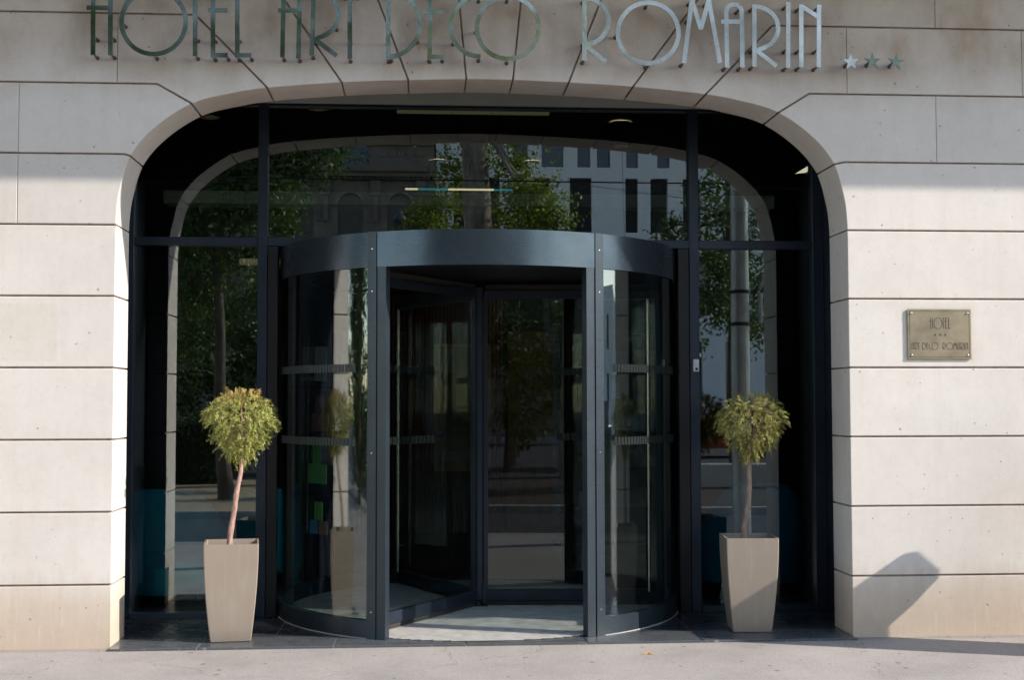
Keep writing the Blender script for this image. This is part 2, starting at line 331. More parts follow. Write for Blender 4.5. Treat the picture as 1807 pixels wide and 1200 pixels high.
# ---------------------------------------------------------------- mesh builder
def wloc(o):
    v = Vector((0, 0, 0))
    while o: v += o.location; o = o.parent
    return v
class MB:
    def __init__(s): s.v = []; s.f = []; s.mi = []; s.pc = []
    def add(s, vs, fs, mi=0, T=None):
        b = len(s.v)
        s.pc.append((len(s.v), len(s.f)))
        if T: vs = [T @ Vector(v) for v in vs]
        s.v += [tuple(v) for v in vs]; s.f += [tuple(b+i for i in f) for f in fs]; s.mi += [mi]*len(fs); return s
    def box(s, x0, x1, y0, y1, z0, z1, mi=0, T=None, bev=0):
        if bev:
            return s.bbox(x0, x1, y0, y1, z0, z1, bev, mi, T)
        vs = [(x0, y0, z0), (x1, y0, z0), (x1, y1, z0), (x0, y1, z0), (x0, y0, z1), (x1, y0, z1), (x1, y1, z1), (x0, y1, z1)]
        return s.add(vs, [(0, 3, 2, 1), (4, 5, 6, 7), (0, 1, 5, 4), (1, 2, 6, 5), (2, 3, 7, 6), (3, 0, 4, 7)], mi, T)
    def bbox(s, x0, x1, y0, y1, z0, z1, b, mi=0, T=None):
        # chamfered box
        import itertools
        vs = []; idx = {}
        X, Y, Z = (x0, x1), (y0, y1), (z0, z1)
        for i, j, k in itertools.product((0, 1), repeat=3):
            sx, sy, sz = (1-2*i)*b, (1-2*j)*b, (1-2*k)*b
            idx[i, j, k, 0] = len(vs); vs.append((X[i], Y[j]+sy, Z[k]+sz))
            idx[i, j, k, 1] = len(vs); vs.append((X[i]+sx, Y[j], Z[k]+sz))
            idx[i, j, k, 2] = len(vs); vs.append((X[i]+sx, Y[j]+sy, Z[k]))
        fs = []
        for i in (0, 1):
            q = [idx[i, a, c, 0] for a, c in ((0, 0), (1, 0), (1, 1), (0, 1))]; fs.append(q if i else q[::-1])
            q = [idx[a, i, c, 1] for a, c in ((0, 0), (1, 0), (1, 1), (0, 1))]; fs.append(q[::-1] if i else q)
            q = [idx[a, c, i, 2] for a, c in ((0, 0), (1, 0), (1, 1), (0, 1))]; fs.append(q if i else q[::-1])
        for a, b2 in itertools.product((0, 1), repeat=2):
            q = [idx[a, b2, 0, 0], idx[a, b2, 0, 1], idx[a, b2, 1, 1], idx[a, b2, 1, 0]]; fs.append(q if a != b2 else q[::-1])
            q = [idx[a, 0, b2, 0], idx[a, 0, b2, 2], idx[a, 1, b2, 2], idx[a, 1, b2, 0]]; fs.append(q if a == b2 else q[::-1])
            q = [idx[0, a, b2, 1], idx[0, a, b2, 2], idx[1, a, b2, 2], idx[1, a, b2, 1]]; fs.append(q if a != b2 else q[::-1])
        for i, j, k in itertools.product((0, 1), repeat=3):
            q = [idx[i, j, k, 0], idx[i, j, k, 1], idx[i, j, k, 2]]; fs.append(q if (i+j+k) % 2 else q[::-1])
        return s.add(vs, [tuple(f) for f in fs], mi, T)
    def prism(s, poly, y0, y1, mi=0, T=None, plane='xz'):
        n = len(poly)
        f = (lambda a, c, y: (a, y, c)) if plane == 'xz' else (lambda a, c, y: (a, c, y))
        vs = [f(a, c, y0) for a, c in poly]+[f(a, c, y1) for a, c in poly]
        fs = [tuple(range(n)), tuple(range(2*n-1, n-1, -1))]+[(i, i+n, (i+1) % n+n, (i+1) % n) for i in range(n)]
        return s.add(vs, fs, mi, T)
    def tube(s, pts, r, n=10, mi=0, caps=True, T=None):
        pts = [Vector(p) for p in pts]; vs = []; fs = []
        rr = r if isinstance(r, (list, tuple)) else [r]*len(pts)
        up0 = None
        for i, p in enumerate(pts):
            d = (pts[min(i+1, len(pts)-1)]-pts[max(i-1, 0)]).normalized()
            if up0 is None: up0 = Vector((0, 0, 1)) if abs(d.z) < .9 else Vector((1, 0, 0))
            a = d.cross(up0).normalized(); b = d.cross(a).normalized(); up0 = -b if False else up0
            for k in range(n):
                t = 2*math.pi*k/n; vs.append(p+rr[i]*(math.cos(t)*a+math.sin(t)*b))
        for i in range(len(pts)-1):
            for k in range(n):
                fs.append((i*n+k, i*n+(k+1) % n, (i+1)*n+(k+1) % n, (i+1)*n+k))
        if caps: fs += [tuple(range(n))[::-1], tuple((len(pts)-1)*n+k for k in range(n))]
        return s.add(vs, fs, mi, T)
    def lathe(s, prof, n=32, mi=0, T=None, cx=0, cy=0):
        vs = []; fs = []; m_ = len(prof)
        for k in range(n):
            t = 2*math.pi*k/n
            vs += [(cx+r*math.cos(t), cy+r*math.sin(t), z) for r, z in prof]
        for k in range(n):
            for i in range(m_-1):
                a = k*m_+i; b = ((k+1) % n)*m_+i; fs.append((a, b, b+1, a+1))
        return s.add(vs, fs, mi, T)
    def arc(s, r0, r1, a0, a1, z0, z1, cx, cy, n=24, mi=0):
        vs = []; fs = []
        for i in range(n+1):
            a = R(a0+(a1-a0)*i/n); c, d = math.cos(a), math.sin(a)
            vs += [(cx+r0*c, cy+r0*d, z0), (cx+r1*c, cy+r1*d, z0), (cx+r1*c, cy+r1*d, z1), (cx+r0*c, cy+r0*d, z1)]
        for i in range(n):
            for k in range(4): fs.append((i*4+k, (i+1)*4+k, (i+1)*4+(k+1) % 4, i*4+(k+1) % 4))
        fs += [(0, 1, 2, 3), (n*4+3, n*4+2, n*4+1, n*4)]
        return s.add(vs, fs, mi)
    def build(s, name, mats, parent=None, smooth=False, fix=True):
        off = wloc(parent) if parent else Vector((0, 0, 0))
        me = bpy.data.meshes.new(name); me.from_pydata([tuple(Vector(v)-off) for v in s.v], [], s.f)
        if not isinstance(mats, (list, tuple)): mats = [mats]
        for m_ in mats: me.materials.append(m_)
        if len(mats) > 1: me.polygons.foreach_set('material_index', s.mi)
        me.validate()
        if fix:
            import bmesh
            bm = bmesh.new(); bm.from_mesh(me); bmesh.ops.recalc_face_normals(bm, faces=bm.faces); bm.to_mesh(me); bm.free()
        if smooth:
            me.shade_smooth() if smooth is True else me.shade_auto_smooth(smooth) if hasattr(me, 'shade_auto_smooth') else me.shade_smooth()
            if smooth is not True and not hasattr(me, 'shade_auto_smooth'): me.set_sharp_from_angle(angle=smooth)
        o = bpy.data.objects.new(name, me); COL.objects.link(o)
        if parent: o.parent = parent
        return o
def each(mb, name, mats, parent=None, smooth=False):
    # one object for every piece added to the builder
    out = []; pc = mb.pc+[(len(mb.v), len(mb.f))]
    for (v0, f0), (v1, f1) in zip(pc[:-1], pc[1:]):
        p = MB(); p.add(mb.v[v0:v1], [tuple(i-v0 for i in f) for f in mb.f[f0:f1]])
        out.append(p.build(name, mats, parent, smooth))
    return out
def tag(o, label=None, cat=None, group=None, kind=None):
    if label: o['label'] = label
    if cat: o['category'] = cat
    if group: o['group'] = group
    if kind: o['kind'] = kind
    return o
def thing(name, loc, label, cat, group=None):
    o = bpy.data.objects.new(name, None); COL.objects.link(o); o.location = loc; o.empty_display_size = .1
    return tag(o, label, cat, group)
def copy_tree(o, parent=None):
    c = o.copy(); COL.objects.link(c); c.parent = parent
    for ch in list(o.children): copy_tree(ch, c)
    return c

# ================================================================ SETTING
def sheet(name, x0, x1, y0, y1, z, mat, kind='structure', th=.3, lab=None, cat=None):
    o = MB().box(x0, x1, y0, y1, z-th, z).build(name, mat); tag(o, lab or name, cat or name, kind=kind); return o
sheet('ground', -150, 150, -150, 60, -.19, M['road'], lab='wide dark ground under the whole street', cat='ground')
sheet('pavement', -40, 45, -4.12, -.10, -.015, M['pavement'], lab='sunlit grey beige asphalt pavement in front of the hotel', cat='pavement')
sheet('pavement', -40, -2.022, -.10, .0, -.015, M['pavement'], lab='strip of grey asphalt pavement against the left stone wall', cat='pavement')
sheet('pavement', 2.938, 45, -.10, .0, -.015, M['pavement'], lab='strip of grey asphalt pavement against the right stone wall', cat='pavement')
sheet('kerb', -40, 45, -4.30, -4.123, -.012, M['kerb'], lab='pale granite kerb along the pavement edge', cat='kerb')
sheet('kerb', -40, 45, -8.72, -8.55, -.02, M['kerb'], lab='pale granite kerb of the planted strip', cat='kerb')
sheet('planted_strip', -40, -1.0, -16.5, -8.723, -.03, M['sand'], lab='sandy soil strip planted with trees in the middle of the street', cat='ground')
sheet('planted_strip', -.999, 45, -16.5, -8.723, -.03, M['soil'], lab='dark bare earth strip in the middle of the street', cat='ground')
sheet('far_pavement', -60, 60, -48.9, -42, -.03, M['pavement'], lab='pavement on the far side of the street', cat='pavement')
sheet('road', -60, 60, -41.9, -16.6, -.16, M['road'], lab='grey asphalt road beyond the planted strip', cat='road')
sheet('road', -60, 60, -8.54, -4.31, -.13, M['road'], lab='grey asphalt road lane beside the pavement', cat='road')

# ================================================================ HOTEL FACADE
XL, XR, XC = -2.022, 2.938, .458
half = [(2.480, 2.72), (2.476, 2.86), (2.455, 3.02), (2.385, 3.25), (2.225, 3.44), (1.99, 3.598), (1.75, 3.667), (1.49, 3.712), (1.0, 3.756), (.54, 3.779), (0, 3.793)]
def catmull(P, n=9):
    out = []
    for i in range(len(P)-1):
        p0 = P[max(i-1, 0)]; p1 = P[i]; p2 = P[i+1]; p3 = P[min(i+2, len(P)-1)]
        for k in range(n):
            t = k/n
            out.append(tuple(.5*((2*p1[j])+(-p0[j]+p2[j])*t+(2*p0[j]-5*p1[j]+4*p2[j]-p3[j])*t*t+(-p0[j]+3*p1[j]-3*p2[j]+p3[j])*t**3) for j in (0, 1)))
    out.append(P[-1]); return out
hp = catmull([(a, b) for a, b in half]+[(-.54, 3.779)], 9); hp = [p for p in hp if p[0] > 1e-6]
lowz = [-.2+.08*i for i in range(int((2.72+.2)/.08)+1)]
ARCH = [(XC-2.480, z) for z in lowz if z < 2.70]+[(XC-a, b) for a, b in hp]+[(XC, 3.793)]+[(XC+a, b) for a, b in hp[::-1]]+[(XC+2.480, z) for z in lowz[::-1] if z < 2.70]
def offset_open(P, d):   # positive d = to the left of travel direction
    out = []
    for i, p in enumerate(P):
        a = P[max(i-1, 0)]; b = P[min(i+1, len(P)-1)]
        dx, dz = b[0]-a[0], b[1]-a[1]; l = math.hypot(dx, dz); out.append((p[0]-dz/l*d, p[1]+dx/l*d))
    return out
def inset(poly, d):      # CCW polygon, move inwards by d (mitred)
    out = []; n = len(poly)
    for i in range(n):
        a, p, b = poly[i-1], poly[i], poly[(i+1) % n]
        e1 = (p[0]-a[0], p[1]-a[1]); e2 = (b[0]-p[0], b[1]-p[1])
        l1 = math.hypot(*e1) or 1e-9; l2 = math.hypot(*e2) or 1e-9
        n1 = (-e1[1]/l1, e1[0]/l1); n2 = (-e2[1]/l2, e2[0]/l2)
        k = 1+n1[0]*n2[0]+n1[1]*n2[1]; k = max(k, .35)
        out.append((p[0]+(n1[0]+n2[0])/k*d, p[1]+(n1[1]+n2[1])/k*d))
    return out
def area(P): return .5*sum(P[i-1][0]*P[i][1]-P[i][0]*P[i-1][1] for i in range(len(P)))
def clipx(P, c, keep_less):
    out = []; n = len(P); ins = (lambda q: q[0] <= c) if keep_less else (lambda q: q[0] >= c)
    for i in range(n):
        a, b = P[i-1], P[i]
        if ins(a) != ins(b):
            t = (c-a[0])/(b[0]-a[0]); out.append((c, a[1]+t*(b[1]-a[1])))
        if ins(b): out.append(b)
    return out
FX0, FX1, FTOP = -7.0, 11.0, 5.0
zj = [.401, .876, 1.351, 1.826, 2.301, 2.776]
GAP = .0125
AR = offset_open(ARCH, -GAP/2) if False else None
# joints listed from the foot of the left jamb over the arch to the foot of the right jamb: far point ... arch point
J = [[(FX0, z), (XL, z)] for z in zj]
J += [[(FX0, 3.251), (-1.975, 3.251), (-1.905, 3.226)], [(FX0, 3.727), (-1.763, 3.727), (-1.527, 3.594)],
      [(FX0, 4.201), (-1.514, 4.201), (-1.028, 3.709)], [(FX0, 4.676), (-1.174, 4.676), (-.532, 3.755)],
      [(-.547, FTOP), (-.086, 3.78)], [(.194, FTOP), (.306, 3.79)], [(.744, FTOP), (.623, 3.79)], [(1.479, FTOP), (1.004, 3.775)],
      [(FX1, 4.676), (2.130, 4.676), (1.445, 3.754)], [(FX1, 4.201), (2.427, 4.201), (1.949, 3.711)], [(FX1, 3.727), (2.681, 3.727), (2.460, 3.596)], [(FX1, 3.251), (2.925, 3.251), (2.830, 3.226)]]
J += [[(FX1, z), (XR, z)] for z in zj[::-1]]
# opening outline moved into the opening by half a joint, so that insetting the blocks brings it back
AO = offset_open(ARCH, -GAP/2)
def nearest(p): return min(range(len(AO)), key=lambda i: (AO[i][0]-p[0])**2+(AO[i][1]-p[1])**2)
def proj_open(p):
    best = None
    for i in range(len(AO)-1):
        a, c = AO[i], AO[i+1]; d = (c[0]-a[0], c[1]-a[1]); l2 = d[0]**2+d[1]**2
        t = max(0, min(1, ((p[0]-a[0])*d[0]+(p[1]-a[1])*d[1])/l2)); q = (a[0]+d[0]*t, a[1]+d[1]*t)
        e = (q[0]-p[0])**2+(q[1]-p[1])**2
        if best is None or e < best[0]: best = (e, q, i+t)
    return best[1], best[2]
blocks = []
bounds = [([(FX0, -.2), (AO[0][0], -.2)], 0)]+[(list(j[:-1])+[proj_open(j[-1])[0]], proj_open(j[-1])[1]) for j in J]+[([(FX1, -.2), (AO[-1][0], -.2)], len(AO)-1)]
for i in range(len(bounds)-1):
    (j0, a0), (j1, a1) = bounds[i], bounds[i+1]
    p = list(j0[:-1])
    if a0 == 0: p += [AO[0]]
    else: p += [j0[-1]]
    p += [AO[q] for q in range(len(AO)) if a0+.12 < q < a1-.12]+[j1[-1] if a1 != len(AO)-1 else AO[-1]]+list(j1[:-1])[::-1]
    # corner points where two joints end on different sides of the wall top
    f0, f1 = j0[0], j1[0]
    if f0[0] == FX0 and f1[1] == FTOP: p += [(FX0, FTOP)]
    elif f0[1] == FTOP and f1[0] == FX1: p += [(FX1, FTOP)]
    # snap arch joints on the outline
    if area(p) < 0: p = p[::-1]
    q = [p[k] for k in range(len(p)) if math.hypot(p[k][0]-p[k-1][0], p[k][1]-p[k-1][1]) > 1e-3]
    blocks.append((inset(q, GAP/2), min(f0[1], f1[1])))
butts = {  # vertical butt joints: x positions per side and course (lower level z)
    'L': {2.776: [-2.664, -4.1], 3.251: [-2.663, -4.2], 3.727: [-2.026, -3.4], 4.201: [-2.9], .401: [-3.6], .876: [-4.3], 1.351: [-3.5], 1.826: [-4.4], 2.301: [-3.7], -.2: [-4.2]},
    'R': {2.776: [4.9], 3.251: [3.580, 5.4], 3.727: [2.95, 4.205, 5.9], 4.201: [3.586, 5.1], .401: [5.6], .876: [4.9], 1.351: [5.5], 1.826: [4.8], 2.301: [5.4], -.2: [5.2]}}
SB = MB()
def bevel_block(P, y0, y1, b=.0035):
    n = len(P)
    if n < 3 or abs(area(P)) < 1e-4: return
    I = inset(P, b)
    vs = [(a, y0, c) for a, c in I]+[(a, y0+b, c) for a, c in P]+[(a, y1, c) for a, c in P]
    fs = [tuple(range(n))]+[(i, (i+1) % n, (i+1) % n+n, i+n) for i in range(n)]+[(i+n, (i+1) % n+n, (i+1) % n+2*n, i+2*n) for i in range(n)]+[tuple(range(3*n-1, 2*n-1, -1))]
    SB.add(vs, fs)
for P, zlow in blocks:
    xs = [a for a, _ in P]; side = 'L' if min(xs) < -5 else 'R' if max(xs) > 9 else None
    pieces = [P]
    if side:
        key = min(butts[side], key=lambda k: abs(k-zlow))
        if abs(key-zlow) < .1:
            for c in butts[side][key]:
                new = []
                for q in pieces:
                    if min(a for a, _ in q) < c-.05 and max(a for a, _ in q) > c+.05:
                        new += [clipx(q, c-.0014, True), clipx(q, c+.0014, False)]
                    else: new.append(q)
                pieces = new
    for q in pieces: bevel_block(q, 0.0, .39, .0035 if side is None or True else .001)
hotel = thing('hotel_facade', (XC, 0, 0), 'pale limestone hotel front with a wide flattened arch around the entrance', 'building')
SB.build('stone_wall', M['stone'], hotel, fix=True)
BO = offset_open(ARCH, .016)
MBk = MB(); poly = [(FX0+.02, -.2)]+BO+[(FX1-.02, -.2), (FX1-.02, FTOP-.02), (FX0+.02, FTOP-.02)]
poly = poly if area(poly) > 0 else poly[::-1]
MBk.prism(poly, .016, .376); MBk.build('mortar_joints', M['mortar'], hotel)
# recess behind the arch: side cladding and soffit
k = MB(); k.box(-2.30, -2.186, .392, 1.16, -.2, 4.1); k.box(3.102, 3.2, .392, 1.16, -.2, 4.1); each(k, 'recess_cladding', M['frame'], hotel)
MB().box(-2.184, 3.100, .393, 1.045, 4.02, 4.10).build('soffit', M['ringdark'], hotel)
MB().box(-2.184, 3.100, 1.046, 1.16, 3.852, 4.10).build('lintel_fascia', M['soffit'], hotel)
# balcony, upper wall
MB().box(FX0-1, 15, -1.20, -.003, 5.16, 5.36, bev=.01).build('balcony', M['stone'], hotel)
MB().box(FX0, FX1, -.001, .39, 5.003, 9.0).build('upper_wall', M['stone'], hotel)
rl = MB()
for i in range(110): rl.box(-7.8+i*.2, -7.78+i*.2, -1.12, -1.10, 5.36, 6.27)
rl.box(-7.9, 14.2, -1.14, -1.08, 6.27, 6.32); rl.build('balcony_railing', M['ringdark'], hotel)
# side wings and room shell of the building
lob = thing('hotel_lobby', (XC, 4.5, 0), 'dim hotel lobby seen through the glass of the entrance', 'room')
lob['kind'] = 'structure'
w = MB(); w.box(-6.9, -6.8, .42, 8, -.2, 4.4); w.box(9.2, 9.3, .42, 8, -.2, 4.4); w.box(-6.9, 9.3, 8, 8.1, -.2, 4.4)
w.box(-6.8, -2.305, 1.05, 1.15, -.2, 4.4); w.box(3.205, 9.2, 1.05, 1.15, -.2, 4.4); w.box(-2.305, 3.205, 1.062, 1.16, 4.105, 4.4)
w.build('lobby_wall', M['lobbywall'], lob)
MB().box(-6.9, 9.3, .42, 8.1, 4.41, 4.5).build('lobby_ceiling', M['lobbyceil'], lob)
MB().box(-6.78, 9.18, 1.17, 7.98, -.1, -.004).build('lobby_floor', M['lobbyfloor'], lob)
MB().box(-2.18, 3.09, 2.38, 2.62, 3.287, 3.395).build('bulkhead', M['soffit'], lob)

# ---------------------------------------------------------------- recess floor and threshold
xs_f = [-2.184, -1.807, -.985, -.165, .66, 1.27, 1.88, 2.71, 3.10]
fb = MB(); CX, CY, RD = .447, 1.45, 1.54
g_ = .0035
rows = [(.243, .60), (.60, .965), (.965, 1.06)]
for (ya, yb) in rows:
    for a, b in zip(xs_f[:-1], xs_f[1:]): fb.box(a+g_, b-g_, ya+g_, yb-g_, -.03, .0, bev=.0015)
xs_t = [XL+.0, -1.45, -.565, .30, 1.10, 1.88, 2.45, XR]
for a, b in zip(xs_t[:-1], xs_t[1:]): fb.box(a+g_, b-g_, -.098, .243-g_, -.03, .0, bev=.003)
fb.box(-2.18, XL-.003, .395, .60, -.031, -.001); fb.box(XR+.003, 3.09, .395, .6, -.031, -.001)
tag(fb.build('entrance_floor', M['slate']), 'dark slate tiles of the entrance recess, with sunlight painted in along the pavement edge', 'floor', kind='structure')
tag(MB().box(-2.02, 2.936, -.094, 1.05, -.1, -.006).build('tile_grout', M['grout']), 'pale grout between the slate tiles', 'floor', kind='structure')

# ================================================================ GLAZED SCREEN
scr = thing('glazed_screen', (XC, 1.1, 0), 'dark framed glass screen filling the arch behind the revolving door', 'window wall')
G0, G1 = 1.05, 1.15
f = MB()
for a, b in ((-2.184, -2.131), (-1.221, -1.149), (2.052, 2.126), (3.015, 3.10)): f.box(a, b, G0, G1, 0.0, 3.849, bev=.003)
each(f, 'mullion', M['frame'], scr)
f = MB(); yy0, yy1 = G0+.006, G1-.006
for a, b in ((-2.13, -1.222), (-1.148, 2.051), (2.127, 3.014)):
    f.box(a, b, yy0, yy1, 2.768, 2.832, bev=.003); f.box(a, b, yy0, yy1, 3.832, 3.849)
f.box(-2.13, -1.222, yy0-.02, yy1, .001, .046, bev=.002); f.box(2.127, 3.014, yy0-.02, yy1, .001, .046, bev=.002)
each(f, 'transom', M['frame'], scr)
f = MB()
for a, b in ((-1.146, -1.07), (1.965, 2.049)): f.box(a, b, G0+.01, G1-.01, .001, 2.766, bev=.003)
each(f, 'door_jamb', M['ringdark'], scr)
for a, b, c, d in ((-2.131, -1.221, 2.832, 3.832), (-2.131, -1.221, .046, 2.768), (-1.149, 2.052, 2.832, 3.832), (2.126, 3.015, 2.832, 3.832), (2.126, 3.015, .046, 2.768)):
    MB().box(a, b, 1.096, 1.104, c, d).build('glass_pane', M['glass'], scr)
k = thing('door_button', (2.093, 1.05, 1.87), 'small white button box on the dark mullion right of the revolving door', 'switch')
MB().box(2.070, 2.116, 1.028, 1.0495, 1.822, 1.917, bev=.004).build('housing', M['white'], k)
MB().tube([(2.095, 1.0275, 1.842), (2.095, 1.024, 1.842)], .010, 14).build('button', M['ringdark'], k)

# ================================================================ REVOLVING DOOR
rd = thing('revolving_door', (CX, CY, 0), 'large dark steel and curved glass revolving door standing in the arch', 'revolving door')
Z1, Z2 = 2.515, 2.755      # underside and top of the canopy ring
def fa(t): return 270+t     # angle measured from the front, positive to the right
for a0, a1, nm in ((-28.9, 28.9, 'canopy_fascia'), (31.7, 150, 'canopy_fascia'), (-150, -31.7, 'canopy_fascia')):
    MB().arc(RD-.012, RD, fa(a0), fa(a1), Z1, Z2, CX, CY, 48).build(nm, M['ring'], rd, smooth=R(40))
MB().arc(1.30, RD-.013, fa(-150), fa(150), Z1+.001, Z1+.012, CX, CY, 90).build('canopy_underside', M['ringdark'], rd)
top = MB(); n = 72
ring_pts = [(CX+(RD-.014)*math.cos(2*math.pi*i/n), CY+(RD-.014)*math.sin(2*math.pi*i/n)) for i in range(n)]
top.prism(ring_pts, Z2-.02, Z2-.004, plane='xy'); top.build('canopy_top', M['ringdark'], rd)
cp = MB(); pts2 = [(CX+1.46*math.cos(2*math.pi*i/n), CY+1.46*math.sin(2*math.pi*i/n)) for i in range(n)]
cp.prism(pts2, Z1+.03, Z1+.05, plane='xy'); cp.build('canopy_ceiling', M['ringdark'], rd)
for sgn in (-1, 1):
    a0, a1 = (fa(29.05*sgn), fa(31.6*sgn))
    MB().arc(RD-.10, RD+.006, min(a0, a1), max(a0, a1), 0.0, Z2+.002, CX, CY, 3).build('post', M['ringp'], rd)
    a0, a1 = (fa(26.4*sgn), fa(28.85*sgn))
    MB().arc(RD-.060, RD-.002, min(a0, a1), max(a0, a1), .001, Z1-.001, CX, CY, 3).build('post', M['ringp'], rd)
    # curved glass, sill, end post at the back
    b0, b1 = sorted((fa(31.7*sgn), fa(147*sgn)))
    MB().arc(RD-.030, RD-.020, b0, b1, .118, Z1-.002, CX, CY, 56).build('curved_glass', M['cglass'], rd, smooth=R(40))
    MB().arc(RD-.055, RD, b0, b1, .0, .122, CX, CY, 56).build('sill', M['ringp'], rd, smooth=R(40))
    MB().arc(RD+.001, RD+.006, b0, b1, .0, .005, CX, CY, 56).build('floor_trim', M['grout'], rd)
    c0, c1 = sorted((fa(147.1*sgn), fa(150*sgn)))
    MB().arc(RD-.11, RD, c0, c1, 0, Z1, CX, CY, 3).build('post', M['frame'], rd)
    for zz in (1.293, 1.802):
        bd = MB(); t = 36.0
        while t < 140:
            c0, c1 = sorted((fa(t*sgn), fa((t+1.02)*sgn))); bd.arc(RD-.0195, RD-.0185, c0, c1, zz, zz+.055, CX, CY, 1); t += 1.28
        bd.build('frosted_band', M['band' if sgn < 0 else 'band2'], rd)
for u0, u1, v0, v1, mt, lb in ((534, 572, 612, 672, 'notice', 'pale notice sheet'), (527, 554, 785, 817.5, 'green', 'small green sticker'), (511, 572, 818, 852, 'green', 'wide green sticker'), (534, 560, 884, 916, 'green', 'square green sticker'), (518, 545, 917, 940, 'blue', 'blue sticker'), (550, 576, 917, 940, 'terra', 'brown sticker'), (522, 577, 729, 760, 'redl', 'dark red sticker'), (536, 563, 698, 728, 'redl', 'dark red sticker')):
    t0, t1 = 54.9-(u0-515)*.138, 54.9-(u1-515)*.138; zf = lambda v: 1.6+(708-v)*.00401
    s_ = MB().arc(RD-.0335, RD-.0305, fa(-t0), fa(-t1), zf(v1), zf(v0), CX, CY, 6).build('sticker', M[mt], rd); s_['label'] = lb
for t_ in (-30.3, 30.3):
    for zz in (.18, 1.25, 2.35, 2.64):
        a_ = R(fa(t_)); T = Matrix.Translation((CX+(RD+.0055)*math.cos(a_), CY+(RD+.0055)*math.sin(a_), zz)) @ Matrix.Rotation(a_, 4, 'Z') @ Matrix.Rotation(R(90), 4, 'Y')
        MB().lathe([(0, .0016), (.0045, .0014), (.006, .0)], 12, T=T).build('screw', M['steel'], rd)
# ribbed floor mat inside the drum
mt_ = thing('entrance_mat', (CX, CY, 0), 'round ribbed grey floor mat inside the revolving door', 'mat')
rm = 1.475
MB().prism([(CX+rm*math.cos(2*math.pi*i/96), CY+rm*math.sin(2*math.pi*i/96)) for i in range(96)], .0015, .003, plane='xy').build('backing', M['matbase'], mt_)
rb = MB(); yv = -rm+.02
while yv < rm-.01:
    hw = math.sqrt(max(0, rm*rm-yv*yv)); hw2 = math.sqrt(max(0, rm*rm-(yv+.015)**2)); hh = min(hw, hw2)
    rb.box(CX-hh, CX+hh, CY+yv, CY+yv+.0145, .003, .009); yv += .0245
rb.build('ribs', M['mat'], mt_)
# wings
def wing(ang, handle_side):
    T = Matrix.Translation((CX, CY, 0)) @ Matrix.Rotation(R(ang), 4, 'Z')
    fr = MB(); L1 = 1.44
    fr.box(.05, L1, -.022, .022, .048, .132, T=T, bev=.002)
    fr.box(.05, L1, -.022, .022, 2.405, 2.47, T=T, bev=.002)
    fr.box(.045, .078, -.021, .021, .134, 2.403, T=T); fr.box(L1-.042, L1-.001, -.021, .021, .134, 2.403, T=T)
    o = fr.build('door_wing', M['frame'], rd)
    MB().box(.078, L1-.042, -.004, .004, .132, 2.405, T=T).build('glass_pane', M['wglass'], o)
    br = MB(); br.box(.06, L1, -.010, .010, .014, .047, T=T); br.box(L1+.001, L1+.026, -.012, .012, .03, 2.45, T=T); br.box(.06, L1, -.010, .010, 2.471, 2.515, T=T)
    each(br, 'brush_seal', M['brush'], o)
    hx = L1-.11
    for s_ in (handle_side,):
        hd = MB()
        hd.tube([(hx, s_*.055, .12), (hx, s_*.055, 2.40)], .0135, 12, T=T)
        for z_ in (.35, 1.25, 2.2): hd.tube([(hx, s_*.004, z_), (hx, s_*.055, z_)], .008, 8, T=T)
        hd.build('pull_handle', M['steel'], o, smooth=R(50))
    for zz in (1.293, 1.802):
        bd = MB(); x_ = .62
        while x_ < 1.28: bd.box(x_, x_+.046, -.0060, -.0048, zz, zz+.055, T=T); x_ += .0545
        bd.build('frosted_band', M['band2'], o)
    bt = MB()
    for x_ in (.12, .2): bt.tube([(x_, -.0222, .09), (x_, -.025, .09)], .007, 10, T=T)
    each(bt, 'bolt', M['ringdark'], o)
for a, hs in ((236.5, 1), (356.5, -1), (116.5, 1)): wing(a, hs)
cpn = MB(); cpn.box(CX-.040, CX+.040, CY-.04, CY+.04, .045, 2.50, bev=.010); cpn.tube([(CX, CY, .0), (CX, CY, .045)], .03, 16); cpn.build('centre_post', M['frame'], rd)
MB().box(CX-.075, CX+.075, CY-.075, CY+.075, .0095, .016, bev=.002).build('floor_plate', M['steel'], rd)

